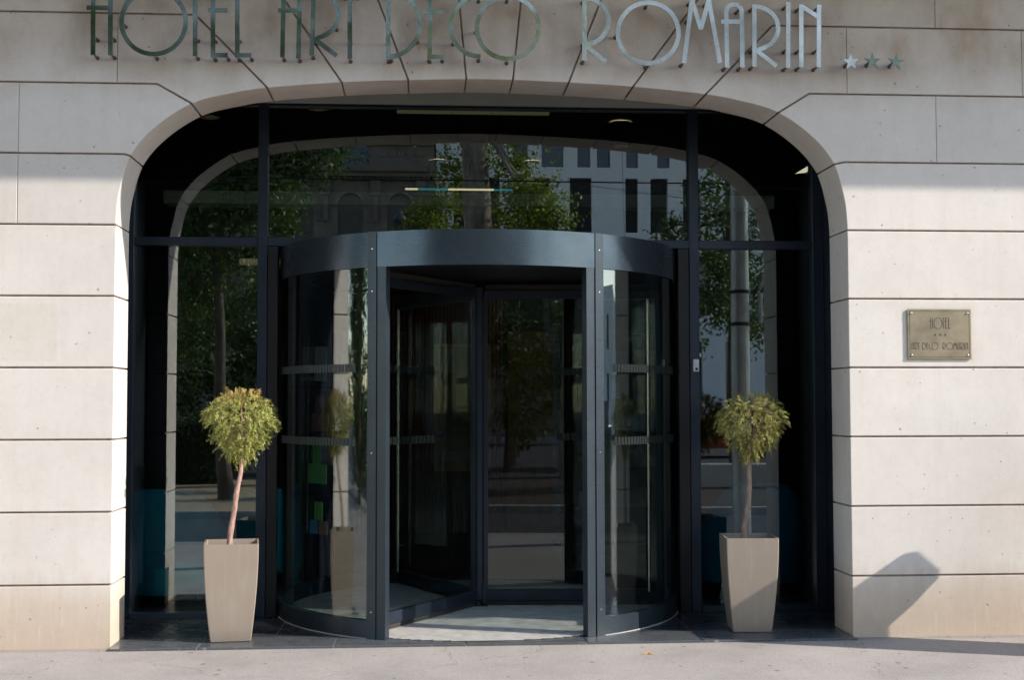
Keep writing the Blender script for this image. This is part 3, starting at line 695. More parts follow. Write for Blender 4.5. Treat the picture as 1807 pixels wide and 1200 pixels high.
# ================================================================ SIGN LETTERS
LETTERS = [
 ('H','HOTEL',[[(-2.159,4.319),(-2.155,3.881)],[(-2.048,4.322),(-2.042,3.883)],[(-2.2,4.197),(-2.046,4.2)]]),
 ('O','HOTEL',[[(-1.556,4.115),(-1.557,4.139),(-1.561,4.163),(-1.568,4.186),(-1.577,4.209),(-1.589,4.23),(-1.603,4.249),(-1.619,4.267),(-1.636,4.283),(-1.656,4.297),(-1.676,4.308),(-1.698,4.317),(-1.721,4.323),(-1.744,4.327),(-1.767,4.327),(-1.791,4.326),(-1.814,4.321),(-1.836,4.314),(-1.858,4.304),(-1.878,4.292),(-1.897,4.278),(-1.914,4.261),(-1.93,4.243),(-1.943,4.223),(-1.954,4.201),(-1.963,4.179),(-1.969,4.155),(-1.972,4.131),(-1.973,4.107),(-1.972,4.083),(-1.968,4.059),(-1.961,4.036),(-1.952,4.014),(-1.94,3.993),(-1.926,3.973),(-1.911,3.956),(-1.893,3.94),(-1.874,3.926),(-1.853,3.915),(-1.832,3.906),(-1.809,3.9),(-1.786,3.896),(-1.763,3.895),(-1.739,3.897),(-1.716,3.901),(-1.694,3.908),(-1.672,3.918),(-1.652,3.93),(-1.633,3.944),(-1.616,3.961),(-1.6,3.979),(-1.587,3.999),(-1.576,4.021),(-1.567,4.043),(-1.561,4.067),(-1.557,4.091),(-1.556,4.115)]]),
 ('T','HOTEL',[[(-1.497,4.329),(-1.493,3.886)],[(-1.55,4.321),(-1.443,4.323)]]),
 ('E','HOTEL',[[(-1.38,4.335),(-1.376,3.879)],[(-1.391,3.894),(-1.279,3.896)],[(-1.414,4.196),(-1.284,4.198)],[(-1.394,4.32),(-1.283,4.322)]]),
 ('L','HOTEL',[[(-1.221,4.339),(-1.217,3.882)],[(-1.231,3.897),(-1.124,3.898)]]),
 ('A','ART',[[(-0.921,3.887),(-0.917,4.28),(-0.916,4.29),(-0.913,4.301),(-0.909,4.31),(-0.902,4.318),(-0.894,4.325),(-0.884,4.33),(-0.874,4.333),(-0.864,4.335),(-0.853,4.334),(-0.843,4.331),(-0.833,4.326),(-0.825,4.32),(-0.818,4.312),(-0.813,4.303),(-0.81,4.293),(-0.809,4.282),(-0.816,3.883)],[(-0.954,4.203),(-0.812,4.206)]]),
 ('R','ART',[[(-0.716,4.342),(-0.728,3.905)],[(-0.723,4.334),(-0.717,4.349),(-0.699,4.348),(-0.68,4.345),(-0.662,4.339),(-0.645,4.332),(-0.629,4.323),(-0.614,4.312),(-0.6,4.3),(-0.588,4.286),(-0.577,4.271),(-0.568,4.255),(-0.562,4.238),(-0.557,4.22),(-0.554,4.202),(-0.553,4.184),(-0.555,4.165),(-0.558,4.147),(-0.564,4.13),(-0.571,4.113),(-0.581,4.097),(-0.592,4.082),(-0.605,4.068),(-0.619,4.056),(-0.634,4.045),(-0.651,4.036),(-0.668,4.029),(-0.686,4.024),(-0.706,4.009)],[(-0.706,4.012),(-0.563,3.904)]]),
 ('T','ART',[[(-0.478,4.339),(-0.476,3.886)],[(-0.531,4.33),(-0.422,4.332)]]),
 ('D','DECO',[[(-0.222,4.344),(-0.221,3.887)],[(-0.23,4.336),(-0.222,4.348),(-0.203,4.347),(-0.183,4.344),(-0.164,4.339),(-0.146,4.333),(-0.128,4.324),(-0.111,4.315),(-0.095,4.304),(-0.08,4.291),(-0.066,4.277),(-0.054,4.262),(-0.043,4.246),(-0.033,4.228),(-0.025,4.21),(-0.019,4.191),(-0.014,4.172),(-0.011,4.153),(-0.01,4.133),(-0.01,4.113),(-0.013,4.093),(-0.017,4.073),(-0.022,4.054),(-0.03,4.036),(-0.038,4.018),(-0.049,4.001),(-0.061,3.985),(-0.074,3.97),(-0.088,3.956),(-0.104,3.944),(-0.121,3.933),(-0.138,3.924),(-0.156,3.916),(-0.175,3.91),(-0.194,3.906),(-0.213,3.903)]]),
 ('E','DECO',[[(0.056,4.346),(0.056,3.892)],[(0.04,3.907),(0.154,3.909)],[(0.017,4.21),(0.151,4.213)],[(0.039,4.334),(0.153,4.336)]]),
 ('C','DECO',[[(0.397,4.326),(0.379,4.325),(0.36,4.322),(0.342,4.317),(0.324,4.311),(0.307,4.303),(0.291,4.293),(0.275,4.282),(0.261,4.27),(0.248,4.256),(0.236,4.241),(0.225,4.225),(0.216,4.209),(0.209,4.191),(0.203,4.173),(0.199,4.155),(0.196,4.136),(0.195,4.117),(0.196,4.098),(0.199,4.08),(0.203,4.061),(0.209,4.044),(0.216,4.027),(0.225,4.01),(0.236,3.995),(0.248,3.981),(0.261,3.968),(0.275,3.956),(0.291,3.945),(0.307,3.936),(0.324,3.929),(0.342,3.923),(0.36,3.919),(0.378,3.917),(0.397,3.917)]]),
 ('O','DECO',[[(0.79,4.119),(0.789,4.143),(0.785,4.167),(0.778,4.19),(0.769,4.211),(0.758,4.232),(0.744,4.251),(0.729,4.269),(0.711,4.285),(0.692,4.298),(0.672,4.309),(0.65,4.318),(0.627,4.324),(0.604,4.328),(0.581,4.328),(0.557,4.327),(0.534,4.322),(0.512,4.315),(0.49,4.305),(0.47,4.294),(0.451,4.279),(0.433,4.263),(0.418,4.245),(0.404,4.225),(0.393,4.204),(0.384,4.182),(0.377,4.159),(0.373,4.135),(0.372,4.112),(0.373,4.088),(0.377,4.065),(0.384,4.042),(0.393,4.02),(0.404,3.999),(0.417,3.98),(0.433,3.963),(0.45,3.947),(0.469,3.934),(0.49,3.923),(0.511,3.914),(0.534,3.908),(0.557,3.904),(0.58,3.903),(0.604,3.905),(0.627,3.909),(0.649,3.916),(0.671,3.926),(0.691,3.938),(0.71,3.952),(0.728,3.968),(0.744,3.986),(0.757,4.006),(0.769,4.027),(0.778,4.049),(0.784,4.072),(0.788,4.096),(0.79,4.119)]]),
 ('R','ROMARIN',[[(1.102,4.344),(1.099,3.901)],[(1.1,4.328),(1.106,4.328),(1.124,4.327),(1.142,4.324),(1.159,4.319),(1.176,4.312),(1.192,4.303),(1.206,4.293),(1.219,4.281),(1.231,4.267),(1.241,4.253),(1.25,4.237),(1.256,4.221),(1.261,4.204),(1.263,4.186),(1.264,4.168),(1.262,4.151),(1.258,4.133),(1.253,4.116),(1.245,4.1),(1.236,4.084),(1.225,4.07),(1.213,4.056),(1.199,4.045),(1.184,4.034),(1.167,4.026),(1.15,4.019),(1.133,4.014),(1.11,3.997)],[(1.11,4.002),(1.245,3.892)]]),
 ('O','ROMARIN',[[(1.744,4.101),(1.743,4.125),(1.739,4.148),(1.733,4.17),(1.724,4.191),(1.713,4.212),(1.7,4.231),(1.684,4.248),(1.667,4.263),(1.648,4.276),(1.627,4.287),(1.606,4.296),(1.584,4.302),(1.561,4.305),(1.537,4.306),(1.514,4.304),(1.491,4.3),(1.468,4.293),(1.447,4.284),(1.426,4.272),(1.407,4.258),(1.39,4.242),(1.374,4.224),(1.361,4.205),(1.349,4.184),(1.34,4.163),(1.334,4.14),(1.33,4.117),(1.328,4.094),(1.329,4.07),(1.333,4.047),(1.34,4.025),(1.348,4.004),(1.359,3.984),(1.373,3.965),(1.388,3.948),(1.405,3.932),(1.424,3.919),(1.444,3.908),(1.466,3.9),(1.488,3.894),(1.511,3.89),(1.534,3.889),(1.558,3.891),(1.581,3.895),(1.603,3.902),(1.625,3.911),(1.645,3.923),(1.664,3.937),(1.682,3.953),(1.698,3.97),(1.711,3.99),(1.723,4.01),(1.732,4.032),(1.738,4.055),(1.743,4.078),(1.744,4.101)]]),
 ('M','ROMARIN',[[(1.779,3.893),(1.839,4.343)],[(1.833,4.343),(1.898,4.126)],[(1.896,4.126),(1.954,4.338)],[(1.952,4.342),(2.026,3.897)]]),
 ('A','ROMARIN',[[(2.077,3.869),(2.074,4.25),(2.075,4.261),(2.078,4.271),(2.083,4.28),(2.09,4.288),(2.098,4.295),(2.108,4.3),(2.118,4.303),(2.128,4.304),(2.138,4.303),(2.148,4.301),(2.158,4.296),(2.166,4.289),(2.172,4.282),(2.177,4.272),(2.18,4.263),(2.181,4.252),(2.182,3.871)],[(2.039,4.183),(2.182,4.186)]]),
 ('R','ROMARIN',[[(2.269,4.309),(2.266,3.878)],[(2.269,4.293),(2.275,4.293),(2.293,4.292),(2.311,4.289),(2.328,4.285),(2.345,4.278),(2.36,4.27),(2.374,4.261),(2.388,4.25),(2.399,4.238),(2.41,4.225),(2.418,4.211),(2.425,4.196),(2.429,4.18),(2.432,4.164),(2.433,4.148),(2.432,4.132),(2.429,4.115),(2.424,4.1),(2.417,4.084),(2.408,4.07),(2.398,4.056),(2.386,4.044),(2.373,4.032),(2.358,4.022),(2.343,4.014),(2.326,4.007),(2.309,4.001),(2.282,3.984)],[(2.282,3.988),(2.418,3.884)]]),
 ('I','ROMARIN',[[(2.506,4.329),(2.499,3.874)]]),
 ('N','ROMARIN',[[(2.596,4.315),(2.591,3.879)],[(2.601,4.3),(2.711,4.231)],[(2.72,4.314),(2.712,3.881)]]),
]
STARS=[(2.938, 3.921), (3.09, 3.929), (3.255, 3.926)]

def stroke(mb, pts, w, y0, y1):
    n = len(pts); closed = math.hypot(pts[0][0]-pts[-1][0], pts[0][1]-pts[-1][1]) < 1e-3
    P = pts[:-1] if closed else pts; n = len(P)
    Lf = []; Rt = []
    for i in range(n):
        a = P[i-1] if (closed or i > 0) else None; b = P[(i+1) % n] if (closed or i < n-1) else None; p = P[i]
        ns = []
        if a: d = (p[0]-a[0], p[1]-a[1]); l = math.hypot(*d); ns.append((-d[1]/l, d[0]/l))
        if b: d = (b[0]-p[0], b[1]-p[1]); l = math.hypot(*d); ns.append((-d[1]/l, d[0]/l))
        if len(ns) == 2:
            kk = max(.5, 1+ns[0][0]*ns[1][0]+ns[0][1]*ns[1][1]); q = ((ns[0][0]+ns[1][0])/kk, (ns[0][1]+ns[1][1])/kk)
        else: q = ns[0]
        Lf.append((p[0]+q[0]*w/2, p[1]+q[1]*w/2)); Rt.append((p[0]-q[0]*w/2, p[1]-q[1]*w/2))
    vs = []
    for l, r in zip(Lf, Rt): vs += [(l[0], y0, l[1]), (r[0], y0, r[1]), (r[0], y1, r[1]), (l[0], y1, l[1])]
    m_ = n if closed else n-1; fs = []
    for i in range(m_):
        a = i*4; b = ((i+1) % n)*4
        for k_ in range(4): fs.append((a+k_, a+(k_+1) % 4, b+(k_+1) % 4, b+k_))
    if not closed: fs += [(3, 2, 1, 0), (n*4-4, n*4-3, n*4-2, n*4-1)]
    mb.add(vs, fs)
ordn = {}
ORD = ['first', 'second', 'third']
cnt_total = {}
for ch, wd, st in LETTERS: cnt_total[ch, wd] = cnt_total.get((ch, wd), 0)+1
seen = {}
tone = {'HOTEL': 'dark greenish', 'ART': 'greenish', 'DECO': 'grey', 'ROMARIN': 'silvery'}
for ch, wd, st in LETTERS:
    seen[ch, wd] = seen.get((ch, wd), 0)+1
    which = '' if cnt_total[ch, wd] == 1 else (ORD[seen[ch, wd]-1]+' ')
    pts = [p for s_ in st for p in s_]
    cx = sum(p[0] for p in pts)/len(pts); zb = min(p[1] for p in pts)
    where = {'HOTEL': 'HOTEL', 'ART': 'ART', 'DECO': 'DECO', 'ROMARIN': 'ROMARIN'}[wd]
    o = thing('sign_letter', (cx, -.12, zb), '%s metal %sletter %s in the word %s of the wall sign' % (tone[wd], which, ch, where), 'sign letter', 'steel letters of the hotel sign above the arch')
    o.rotation_euler = (0, 0, 0)
    lb = MB()
    jit = random.uniform(-.0015, .0015)
    for q, s_ in enumerate(st): stroke(lb, s_, .0305, -.1235-q*.0009+jit, -.1135-q*.0009+jit)
    lb.build('letter_plate', M['letter'], o)
    # stand-off pins near stroke ends
    pn = MB(); spots = []
    for s_ in st:
        cl = math.hypot(s_[0][0]-s_[-1][0], s_[0][1]-s_[-1][1]) < 1e-3
        if cl:
            zs = sorted(s_, key=lambda p: p[1]); spots += [zs[0], zs[-1], min(s_, key=lambda p: p[0])]
        else:
            for a, b in ((s_[0], s_[1]), (s_[-1], s_[-2])):
                if a[1] < 4.03 and ch not in 'C' or a[1] < 3.99 or a[1] > 4.3:
                    d = math.hypot(b[0]-a[0], b[1]-a[1]); t = min(.5, .012/d); spots.append((a[0]+(b[0]-a[0])*t, a[1]+(b[1]-a[1])*t))
            if len(s_) > 8: spots.append(s_[len(s_)//2+5 if len(s_) > 14 else len(s_)//2])
            elif abs(s_[0][1]-s_[-1][1]) > .3: spots.append((s_[0][0]*.3+s_[-1][0]*.7+.0, s_[0][1]*.3+s_[-1][1]*.7)); 
    for (px, pz) in spots[:6]:
        pn.tube([(px, -.1120, pz), (px, -.006, pz), (px, -.0055, pz), (px, .004, pz)], [.0088, .0088, .014, .014], 10)
    each(pn, 'standoff_pin', M['pin'], o, smooth=R(50))
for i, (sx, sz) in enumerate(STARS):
    o = thing('sign_star', (sx, -.12, sz), ['bright metal star next to the last sign letter', 'metal star in the middle of the three, with a dark green tree reflection painted in', 'grey metal star at the far end of the sign'][i], 'star', 'metal stars at the end of the hotel sign')
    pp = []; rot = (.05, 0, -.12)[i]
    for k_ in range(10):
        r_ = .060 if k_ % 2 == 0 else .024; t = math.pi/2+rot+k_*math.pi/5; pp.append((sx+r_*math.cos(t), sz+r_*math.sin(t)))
    st_ = MB(); st_.prism(pp, -.124, -.116); st_.build('star_plate', M['letter' if i == 0 else 'mirrorstar'], o)
    MB().tube([(sx, -.1155, sz), (sx, .004, sz)], .016, 12).build('standoff_pin', M['pin'], o, smooth=R(50))

# ================================================================ PLAQUE
pq = thing('hotel_plaque', (3.573, 0, 2.058), 'rectangular brass plaque engraved HOTEL ART DECO ROMARIN on the right stone wall', 'plaque')
PX0, PX1, PZ0, PZ1 = 3.348, 3.798, 1.884, 2.230
MB().box(PX0, PX1, -.0130, -.0035, PZ0, PZ1, bev=.002).build('plate', M['brass'], pq)
MB().box(PX0+.05, PX1-.05, -.0034, .004, PZ0+.05, PZ1-.05).build('backing_block', M['ringdark'], pq)
bl = MB(); e = .0135; t_ = .0022; yb0, yb1 = -.0138, -.01305
bl.box(PX0+e, PX1-e, yb0, yb1, PZ1-e-t_, PZ1-e); bl.box(PX0+e, PX1-e, yb0, yb1, PZ0+e, PZ0+e+t_)
bl.box(PX0+e, PX0+e+t_, yb0, yb1, PZ0+e+t_+.0003, PZ1-e-t_-.0003); bl.box(PX1-e-t_, PX1-e, yb0, yb1, PZ0+e+t_+.0003, PZ1-e-t_-.0003)
bl.build('border_line', M['engrave'], pq)
for a in (PX0+.026, PX1-.026):
    for c in (PZ0+.028, PZ1-.028):
        s_ = MB(); T = Matrix.Translation((a, -.0131, c)) @ Matrix.Rotation(R(90), 4, 'X')
        s_.lathe([(.0, .0095), (.004, .009), (.0075, .006), (.0095, .001), (.0098, .0)], 18, T=T); s_.build('screw', M['screw'], pq, smooth=True)
def put_word(mb, words, x0, x1, z0, z1, w):
    sel = [(ch, st) for ch, wd, st in LETTERS if wd in words]
    X = [p[0] for _, st in sel for s_ in st for p in s_]
    a, b = min(X), max(X)
    # every letter is scaled to the same cap height
    for ch, st in sel:
        Z = [p[1] for s_ in st for p in s_]; lo, hi = min(Z), max(Z)
        for q, s_ in enumerate(st):
            ps = [(x0+(p[0]-a)/(b-a)*(x1-x0), z0+(p[1]-lo)/(hi-lo)*(z1-z0)) for p in s_]
            if math.hypot(s_[0][0]-s_[-1][0], s_[0][1]-s_[-1][1]) < 1e-3: ps[-1] = ps[0]
            stroke(mb, ps, w, -.0141-.0002*q, -.0131)
lt = MB(); put_word(lt, ('HOTEL',), 3.503, 3.652, 2.094, 2.170, .0034); put_word(lt, ('ART', 'DECO', 'ROMARIN'), 3.372, 3.772, 1.950, 1.998, .0024)
for i in range(3):
    cx0, cz0 = 3.541+i*.036, 2.052; pp = []
    for k_ in range(10):
        r_ = .0095 if k_ % 2 == 0 else .0040; t = math.pi/2+k_*math.pi/5; pp.append((cx0+r_*math.cos(t), cz0+r_*math.sin(t)))
    MB().prism(pp, -.0141, -.0131).build('engraved_star', M['engrave'], pq)
lt.build('engraved_lettering', M['engrave'], pq)

# ================================================================ PLANTERS
def planter(cx, cy, rz, label):
    o = thing('square_planter', (cx, cy, 0), label, 'planter', 'tapered planters flanking the entrance')
    H = .652; n = 16
    def hw(t): return .1325+.0475*math.sin(min(1, t*1.0)*math.pi/2*.97)**.9*1.0  # half width, t 0 bottom - 1 top
    T = Matrix.Translation((cx, cy, 0)) @ Matrix.Rotation(rz, 4, 'Z')
    vs = []; fs = []; c = .006
    def ringv(h, z):
        return [(-h+c, -h, z), (h-c, -h, z), (h, -h+c, z), (h, h-c, z), (h-c, h, z), (-h+c, h, z), (-h, h-c, z), (-h, -h+c, z)]
    prof = [(hw(0)-.006, .0), (hw(0), .006)]+[(hw(i/n), .006+(H-.006)*i/n) for i in range(1, n+1)]
    wl = .011
    prof += [(hw(1)-wl, H), (hw(.9)-wl, H*.92), (hw(.85)-wl, H*.86)]
    for h, z in prof: vs += ringv(h, z)
    for i in range(len(prof)-1):
        for k_ in range(8): fs.append((i*8+k_, i*8+(k_+1) % 8, (i+1)*8+(k_+1) % 8, (i+1)*8+k_))
    fs.append(tuple(range(8))[::-1])
    b = MB(); b.add(vs, fs, T=T); b.build('pot', M['pot'], o, smooth=R(32))
    h = hw(.88)-wl+.001
    sl = MB(); gx = 10; vv = []; ff = []
    for i in range(gx+1):
        for j in range(gx+1): vv.append((-h+2*h*i/gx, -h+2*h*j/gx, H*.885+random.uniform(-.006, .008)))
    for i in range(gx):
        for j in range(gx): ff.append((i*(gx+1)+j, (i+1)*(gx+1)+j, (i+1)*(gx+1)+j+1, i*(gx+1)+j+1))
    sl.add(vv, ff, T=T); sl.build('soil', M['soil'], o)
    return o
def spray(mb, p, d, nrm, L, nleaf=7):
    # flat scale-leaf frond: short overlapping diamonds either side of an axis
    d = d.normalized(); s = d.cross(nrm).normalized(); nrm = s.cross(d).normalized()
    for i in range(nleaf):
        t = i/(nleaf-1)
        c0 = p+d*(L*t)+nrm*(.006*math.sin(t*3))
        wl = L*(.40*(1-t)**.7+.18)
        for sg in ((-1, 1) if i < nleaf-1 else (0,)):
            ax = (d*.75+s*sg*.75+nrm*random.uniform(-.25, .25)).normalized(); wv = ax.cross(nrm).normalized()*(.0013+.0011*random.random())
            e = c0+ax*wl
            m_ = c0+ax*wl*.55+nrm*random.uniform(-.002, .002)
            mb.add([c0-wv*.4, m_-wv, e, m_+wv], [(0, 1, 2, 3)])
def topiary(cx, cy, zc, rx, rzz, trunk_pts, trunk_r, label, bark_m, leaf_m, seed, n=900, ztop=0, gapdir=None):
    random.seed(seed)
    o = thing('topiary_tree', (cx, cy, .58), label, 'tree', 'ball topiary trees in the planters')
    tr = MB(); tp = catmull3([Vector(p) for p in trunk_pts], 6)
    rr = [trunk_r*(1.12-.35*i/(len(tp)-1))*random.uniform(.9, 1.12) for i in range(len(tp))]
    tr.tube(tp, rr, 12)
    top = tp[-1]
    bmat = tr.build('trunk', bark_m, o, smooth=True)
    brs = MB(); cr = MB(); C0 = Vector((cx, cy, zc))
    for i in range(26):
        a = random.uniform(0, 6.283); e_ = random.uniform(-.5, 1.2); L = random.uniform(.55, .85)
        q = C0+Vector((rx*L*math.cos(a)*math.cos(e_), rx*L*math.sin(a)*math.cos(e_), rzz*L*math.sin(e_)))
        brs.tube([top-Vector((0, 0, .02)), (top+q)/2+Vector((0, 0, random.uniform(-.03, .02))), q], [.006, .004, .0015], 5)
    brs.build('branches', bark_m, o)
    made = 0
    while made < n:
        v = Vector((random.gauss(0, 1), random.gauss(0, 1), random.gauss(0, 1))).normalized()
        if gapdir is not None and (v-gapdir).length < .26 and random.random() < .85: continue
        rr_ = random.choice((.62, .8, .90, 1.0, 1.0, 1.10))*random.uniform(.92, 1.08)
        w_ = 1.0 if v.z > .0 else max(.40, 1-.45*(-v.z))       # heart-shaped: narrows to a hanging tail
        hz_ = rzz*(.86 if v.z > 0 else 1.08)
        q = C0+Vector((v.x*rx*w_*rr_, v.y*rx*w_*rr_, .028+v.z*hz_*rr_))
        d = Vector((v.x*.9, v.y*.9, .35*v.z+(.75 if v.z > .75 else -.05 if v.z > .3 else -.6)))+Vector((random.gauss(0, .42), random.gauss(0, .42), random.gauss(0, .36)))
        d.normalize(); nb = random.randint(5, 9); st = .0085
        nr = (v+Vector((random.gauss(0, .5), random.gauss(0, .5), random.gauss(0, .5)))).normalized()
        q = q-d*st*nb*.6
        for j in range(nb):
            sd = d.cross(nr).normalized()*random.choice((-1, 1))*random.uniform(.3, .9)
            spray(cr, q, d+sd*(.9 if j < nb-1 else .1), nr+Vector((random.gauss(0, .35), random.gauss(0, .35), random.gauss(0, .35))), random.uniform(.014, .027), 5)
            q = q+d*st+Vector((0, 0, -.0012*j)); made += 1
    cr.build('crown', leaf_m, o, fix=False)
    return o
def catmull3(P, n):
    out = []
    for i in range(len(P)-1):
        p0 = P[max(i-1, 0)]; p1 = P[i]; p2 = P[i+1]; p3 = P[min(i+2, len(P)-1)]
        for k_ in range(n):
            t = k_/n; out.append(.5*((2*p1)+(-p0+p2)*t+(2*p0-5*p1+4*p2-p3)*t*t+(-p0+3*p1-3*p2+p3)*t**3))
    out.append(P[-1]); return out
planter(-1.275, .215, R(7.0), 'taupe tapered square planter left of the revolving door, evenly sunlit')
planter(2.295, .290, R(-5.0), 'taupe tapered square planter right of the revolving door, crossed by a shadow')
topiary(-1.232, .33, 1.435, .226, .242, [(-1.285, .21, .56), (-1.287, .215, .68), (-1.265, .24, .85), (-1.253, .27, .98), (-1.230, .30, 1.12), (-1.230, .33, 1.30)], .0185,
        'golden green topiary ball on a pinkish stem in the left planter', M['bark'], M['thuja'], 11, 5600)
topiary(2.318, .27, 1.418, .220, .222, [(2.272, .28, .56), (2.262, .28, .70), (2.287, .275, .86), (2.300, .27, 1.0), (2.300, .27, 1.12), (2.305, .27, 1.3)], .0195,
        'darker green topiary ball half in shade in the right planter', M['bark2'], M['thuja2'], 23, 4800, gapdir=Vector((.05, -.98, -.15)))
# fallen leaf
lf = MB(); random.seed(5)
pp = [(-.04, 0), (-.015, .014), (-.005, .03), (.008, .012), (.034, .016), (.02, .0), (.036, -.012), (.006, -.012), (-.006, -.022), (-.016, -.01)]
lf.add([(1.452+a*1.1, -.46+c*1.3, -.009+.008*math.sin(a*90)) for a, c in pp]+[(1.452, -.46, -.002)], [(i, (i+1) % 10, 10) for i in range(10)])
tag(lf.build('fallen_leaf', M['leafdry'], fix=False), 'single orange dry leaf lying on the pavement right of the door', 'leaf')

# ================================================================ LOBBY CONTENTS
def lamp(name, loc, label, parts, group=None):
    o = thing(name, loc, label, 'lamp', group)
    for nm, mb, mt in parts: mb.build(nm, mt, o)
    return o
z = 3.528
lamp('pendant_lamp', (.34, 3, z), 'thin linear pendant lamp with cream and teal lit segments, in the lobby', [
    ('lit_tube', MB().box(-.144, -.03, 2.98, 3.02, z-.006, z+.006), M['warmlight']), ('teal_tube', MB().box(-.029, .247, 2.98, 3.02, z-.006, z+.006), M['teallight']),
    ('lit_tube', MB().box(.248, .66, 2.98, 3.02, z-.006, z+.006), M['warmlight']), ('teal_tube', MB().box(.661, .835, 2.98, 3.02, z-.006, z+.006), M['teallight']),
    ('cable', MB().tube([(.1, 3, z+.007), (.1, 3, 4.405)], .003, 6), M['ringdark']), ('cable', MB().tube([(.6, 3, z+.007), (.6, 3, 4.405)], .003, 6), M['ringdark'])])
lamp('strip_lamp', (.45, 2.5, 4.12), 'long dim cove strip lamp under the lobby ceiling', [
    ('housing', MB().box(-.24, 1.15, 2.47, 2.54, 4.135, 4.17), M['ringdark']), ('diffuser', MB().box(-.21, .27, 2.475, 2.535, 4.115, 4.134).box(.275, .62, 2.475, 2.535, 4.115, 4.134).box(.625, 1.12, 2.475, 2.535, 4.115, 4.134), M['cove'])])
lamp('wall_lamp', (3.24, 2.2, 3.6), 'small bright wedge shaped lamp high at the right end of the lobby', [
    ('shade', MB().prism([(3.24, 3.57), (3.33, 3.58), (3.33, 3.625)], 2.15, 2.25), M['spot']), ('bracket', MB().box(3.331, 3.36, 2.15, 2.25, 3.55, 3.64), M['ringdark'])])
lamp('wall_lamp', (-1.55, 3, 2.86), 'dim yellow box lamp left of the revolving door inside the lobby', [
    ('shade', MB().box(-1.62, -1.44, 2.95, 3.05, 2.83, 2.88), M['cove']), ('bracket', MB().box(-1.62, -1.44, 2.96, 3.04, 2.881, 2.90), M['ringdark'])])
for i, (x, y) in enumerate(((.2, 6.3), (1.3, 6.3), (2.0, 4.1), (-.9, 2.6), (-1.9, 3.0))):  # unseen spots added to brighten the dim lobby, hidden by deep rims
    lamp('fill_spot', (x, y, 4.38), ['added hidden spot above the notice board', 'added hidden spot above the olive panel', 'added hidden spot above the display shelves', 'added hidden spot nearest the glass on the left', 'added hidden spot over the left armchairs'][i], [
        ('shade', MB().lathe([(.09, 4.40), (.092, 4.16), (.10, 4.16), (.10, 4.405)], 20, cx=x, cy=y), M['ringdark']), ('diffuser', MB().tube([(x, y, 4.372), (x, y, 4.39)], .088, 20), M['fillspot'])], 'hidden spots added to light the lobby')
# slatted wood wall, framed notice board, papered wall panel
o = thing('slatted_wall', (.2, 7, 0), 'red brown vertical wood slats on the lobby back wall', 'wall panel')
sw = MB(); x = -.75
while x < .98: sw.box(x, x+.028, 6.93, 6.99, 0, 3.0); x += .045
sw.build('slats', M['darkwood'], o); MB().box(-.76, .99, 6.992, 7.03, 0, 3.0).build('backing', M['ringdark'], o)
o = thing('notice_board', (.5, 6.9, 1.5), 'gilt framed notice board hanging on the slatted wall', 'notice board')
f = MB(); f.box(.159, .199, 6.88, 6.92, .76, 2.29); f.box(.807, .847, 6.88, 6.92, .76, 2.29); f.box(.2, .806, 6.88, 6.92, 2.25, 2.29); f.box(.2, .806, 6.88, 6.92, .76, .80); f.build('frame', M['goldframe'], o)
MB().box(.2, .806, 6.905, 6.92, .801, 2.249).build('backing', M['board'], o)
pa = MB(); pa.box(.20, .40, 6.895, 6.903, 1.95, 2.24); pa.box(.50, .66, 6.895, 6.903, 1.35, 1.95); pa.box(.42, .50, 6.896, 6.904, 1.4, 1.9); pa.box(.25, .60, 6.895, 6.903, .88, 1.0); each(pa, 'paper_sheet', M['paper'], o)
o = thing('papered_panel', (1.5, 7, 0), 'olive patterned wall panel at the back of the lobby', 'wall panel')
MB().box(1.05, 1.62, 6.94, 6.99, 0, 2.45).build('panel', M['olive'], o); MB().box(1.75, 2.3, 6.94, 6.99, 0, 2.45).build('panel', M['olive'], o); MB().box(1.621, 1.749, 6.9, 6.98, 0, 3.0).build('pillar', M['ringdark'], o)
MB().box(-.95, -.80, 6.94, 6.99, 0, 2.45).build('panel', M['olive'], o)
# brochure stand
o = thing('brochure_stand', (-.95, 2.9, 0), 'leaflet stand inside the lobby behind the left curved glass', 'brochure stand')
k = 1.19
s_ = MB(); s_.box(-1.20, -1.185, 3.0, 3.02, 0, 2.2); s_.box(-.78, -.765, 3.0, 3.02, 0, 2.2); s_.box(-1.20, -.765, 2.9, 3.1, -.003, .02)
for zz in (.58, .8, 1.05, 1.38, 1.75): s_.box(-1.184, -.781, 2.98, 3.02, zz-.03, zz-.015)
s_.build('rack', M['ringdark'], o)
def cr(u): return u*1.073
for mt, pcs in (('green', ((-1.07, -.942, .933, 1.092), (-.938, -.812, .933, 1.092), (-1.01, -.897, 1.10, 1.24), (-.975, -.857, .629, .77))), ('blue', ((-1.044, -.927, .512, .612),)), ('terra', ((-.904, -.786, .512, .612),)), ('redl', ((-1.026, -.93, 1.357, 1.5), (-.92, -.814, 1.357, 1.5))), ('paper', ((-.982, -.9, 1.773, 2.058), (-.895, -.807, 1.773, 2.058)))):
    for a, b, c, d in pcs: MB().box(cr(a), cr(b), 2.955, 2.965, 1.6+(c-1.6)*1.073, 1.6+(d-1.6)*1.073).build('leaflet', M[mt], o)
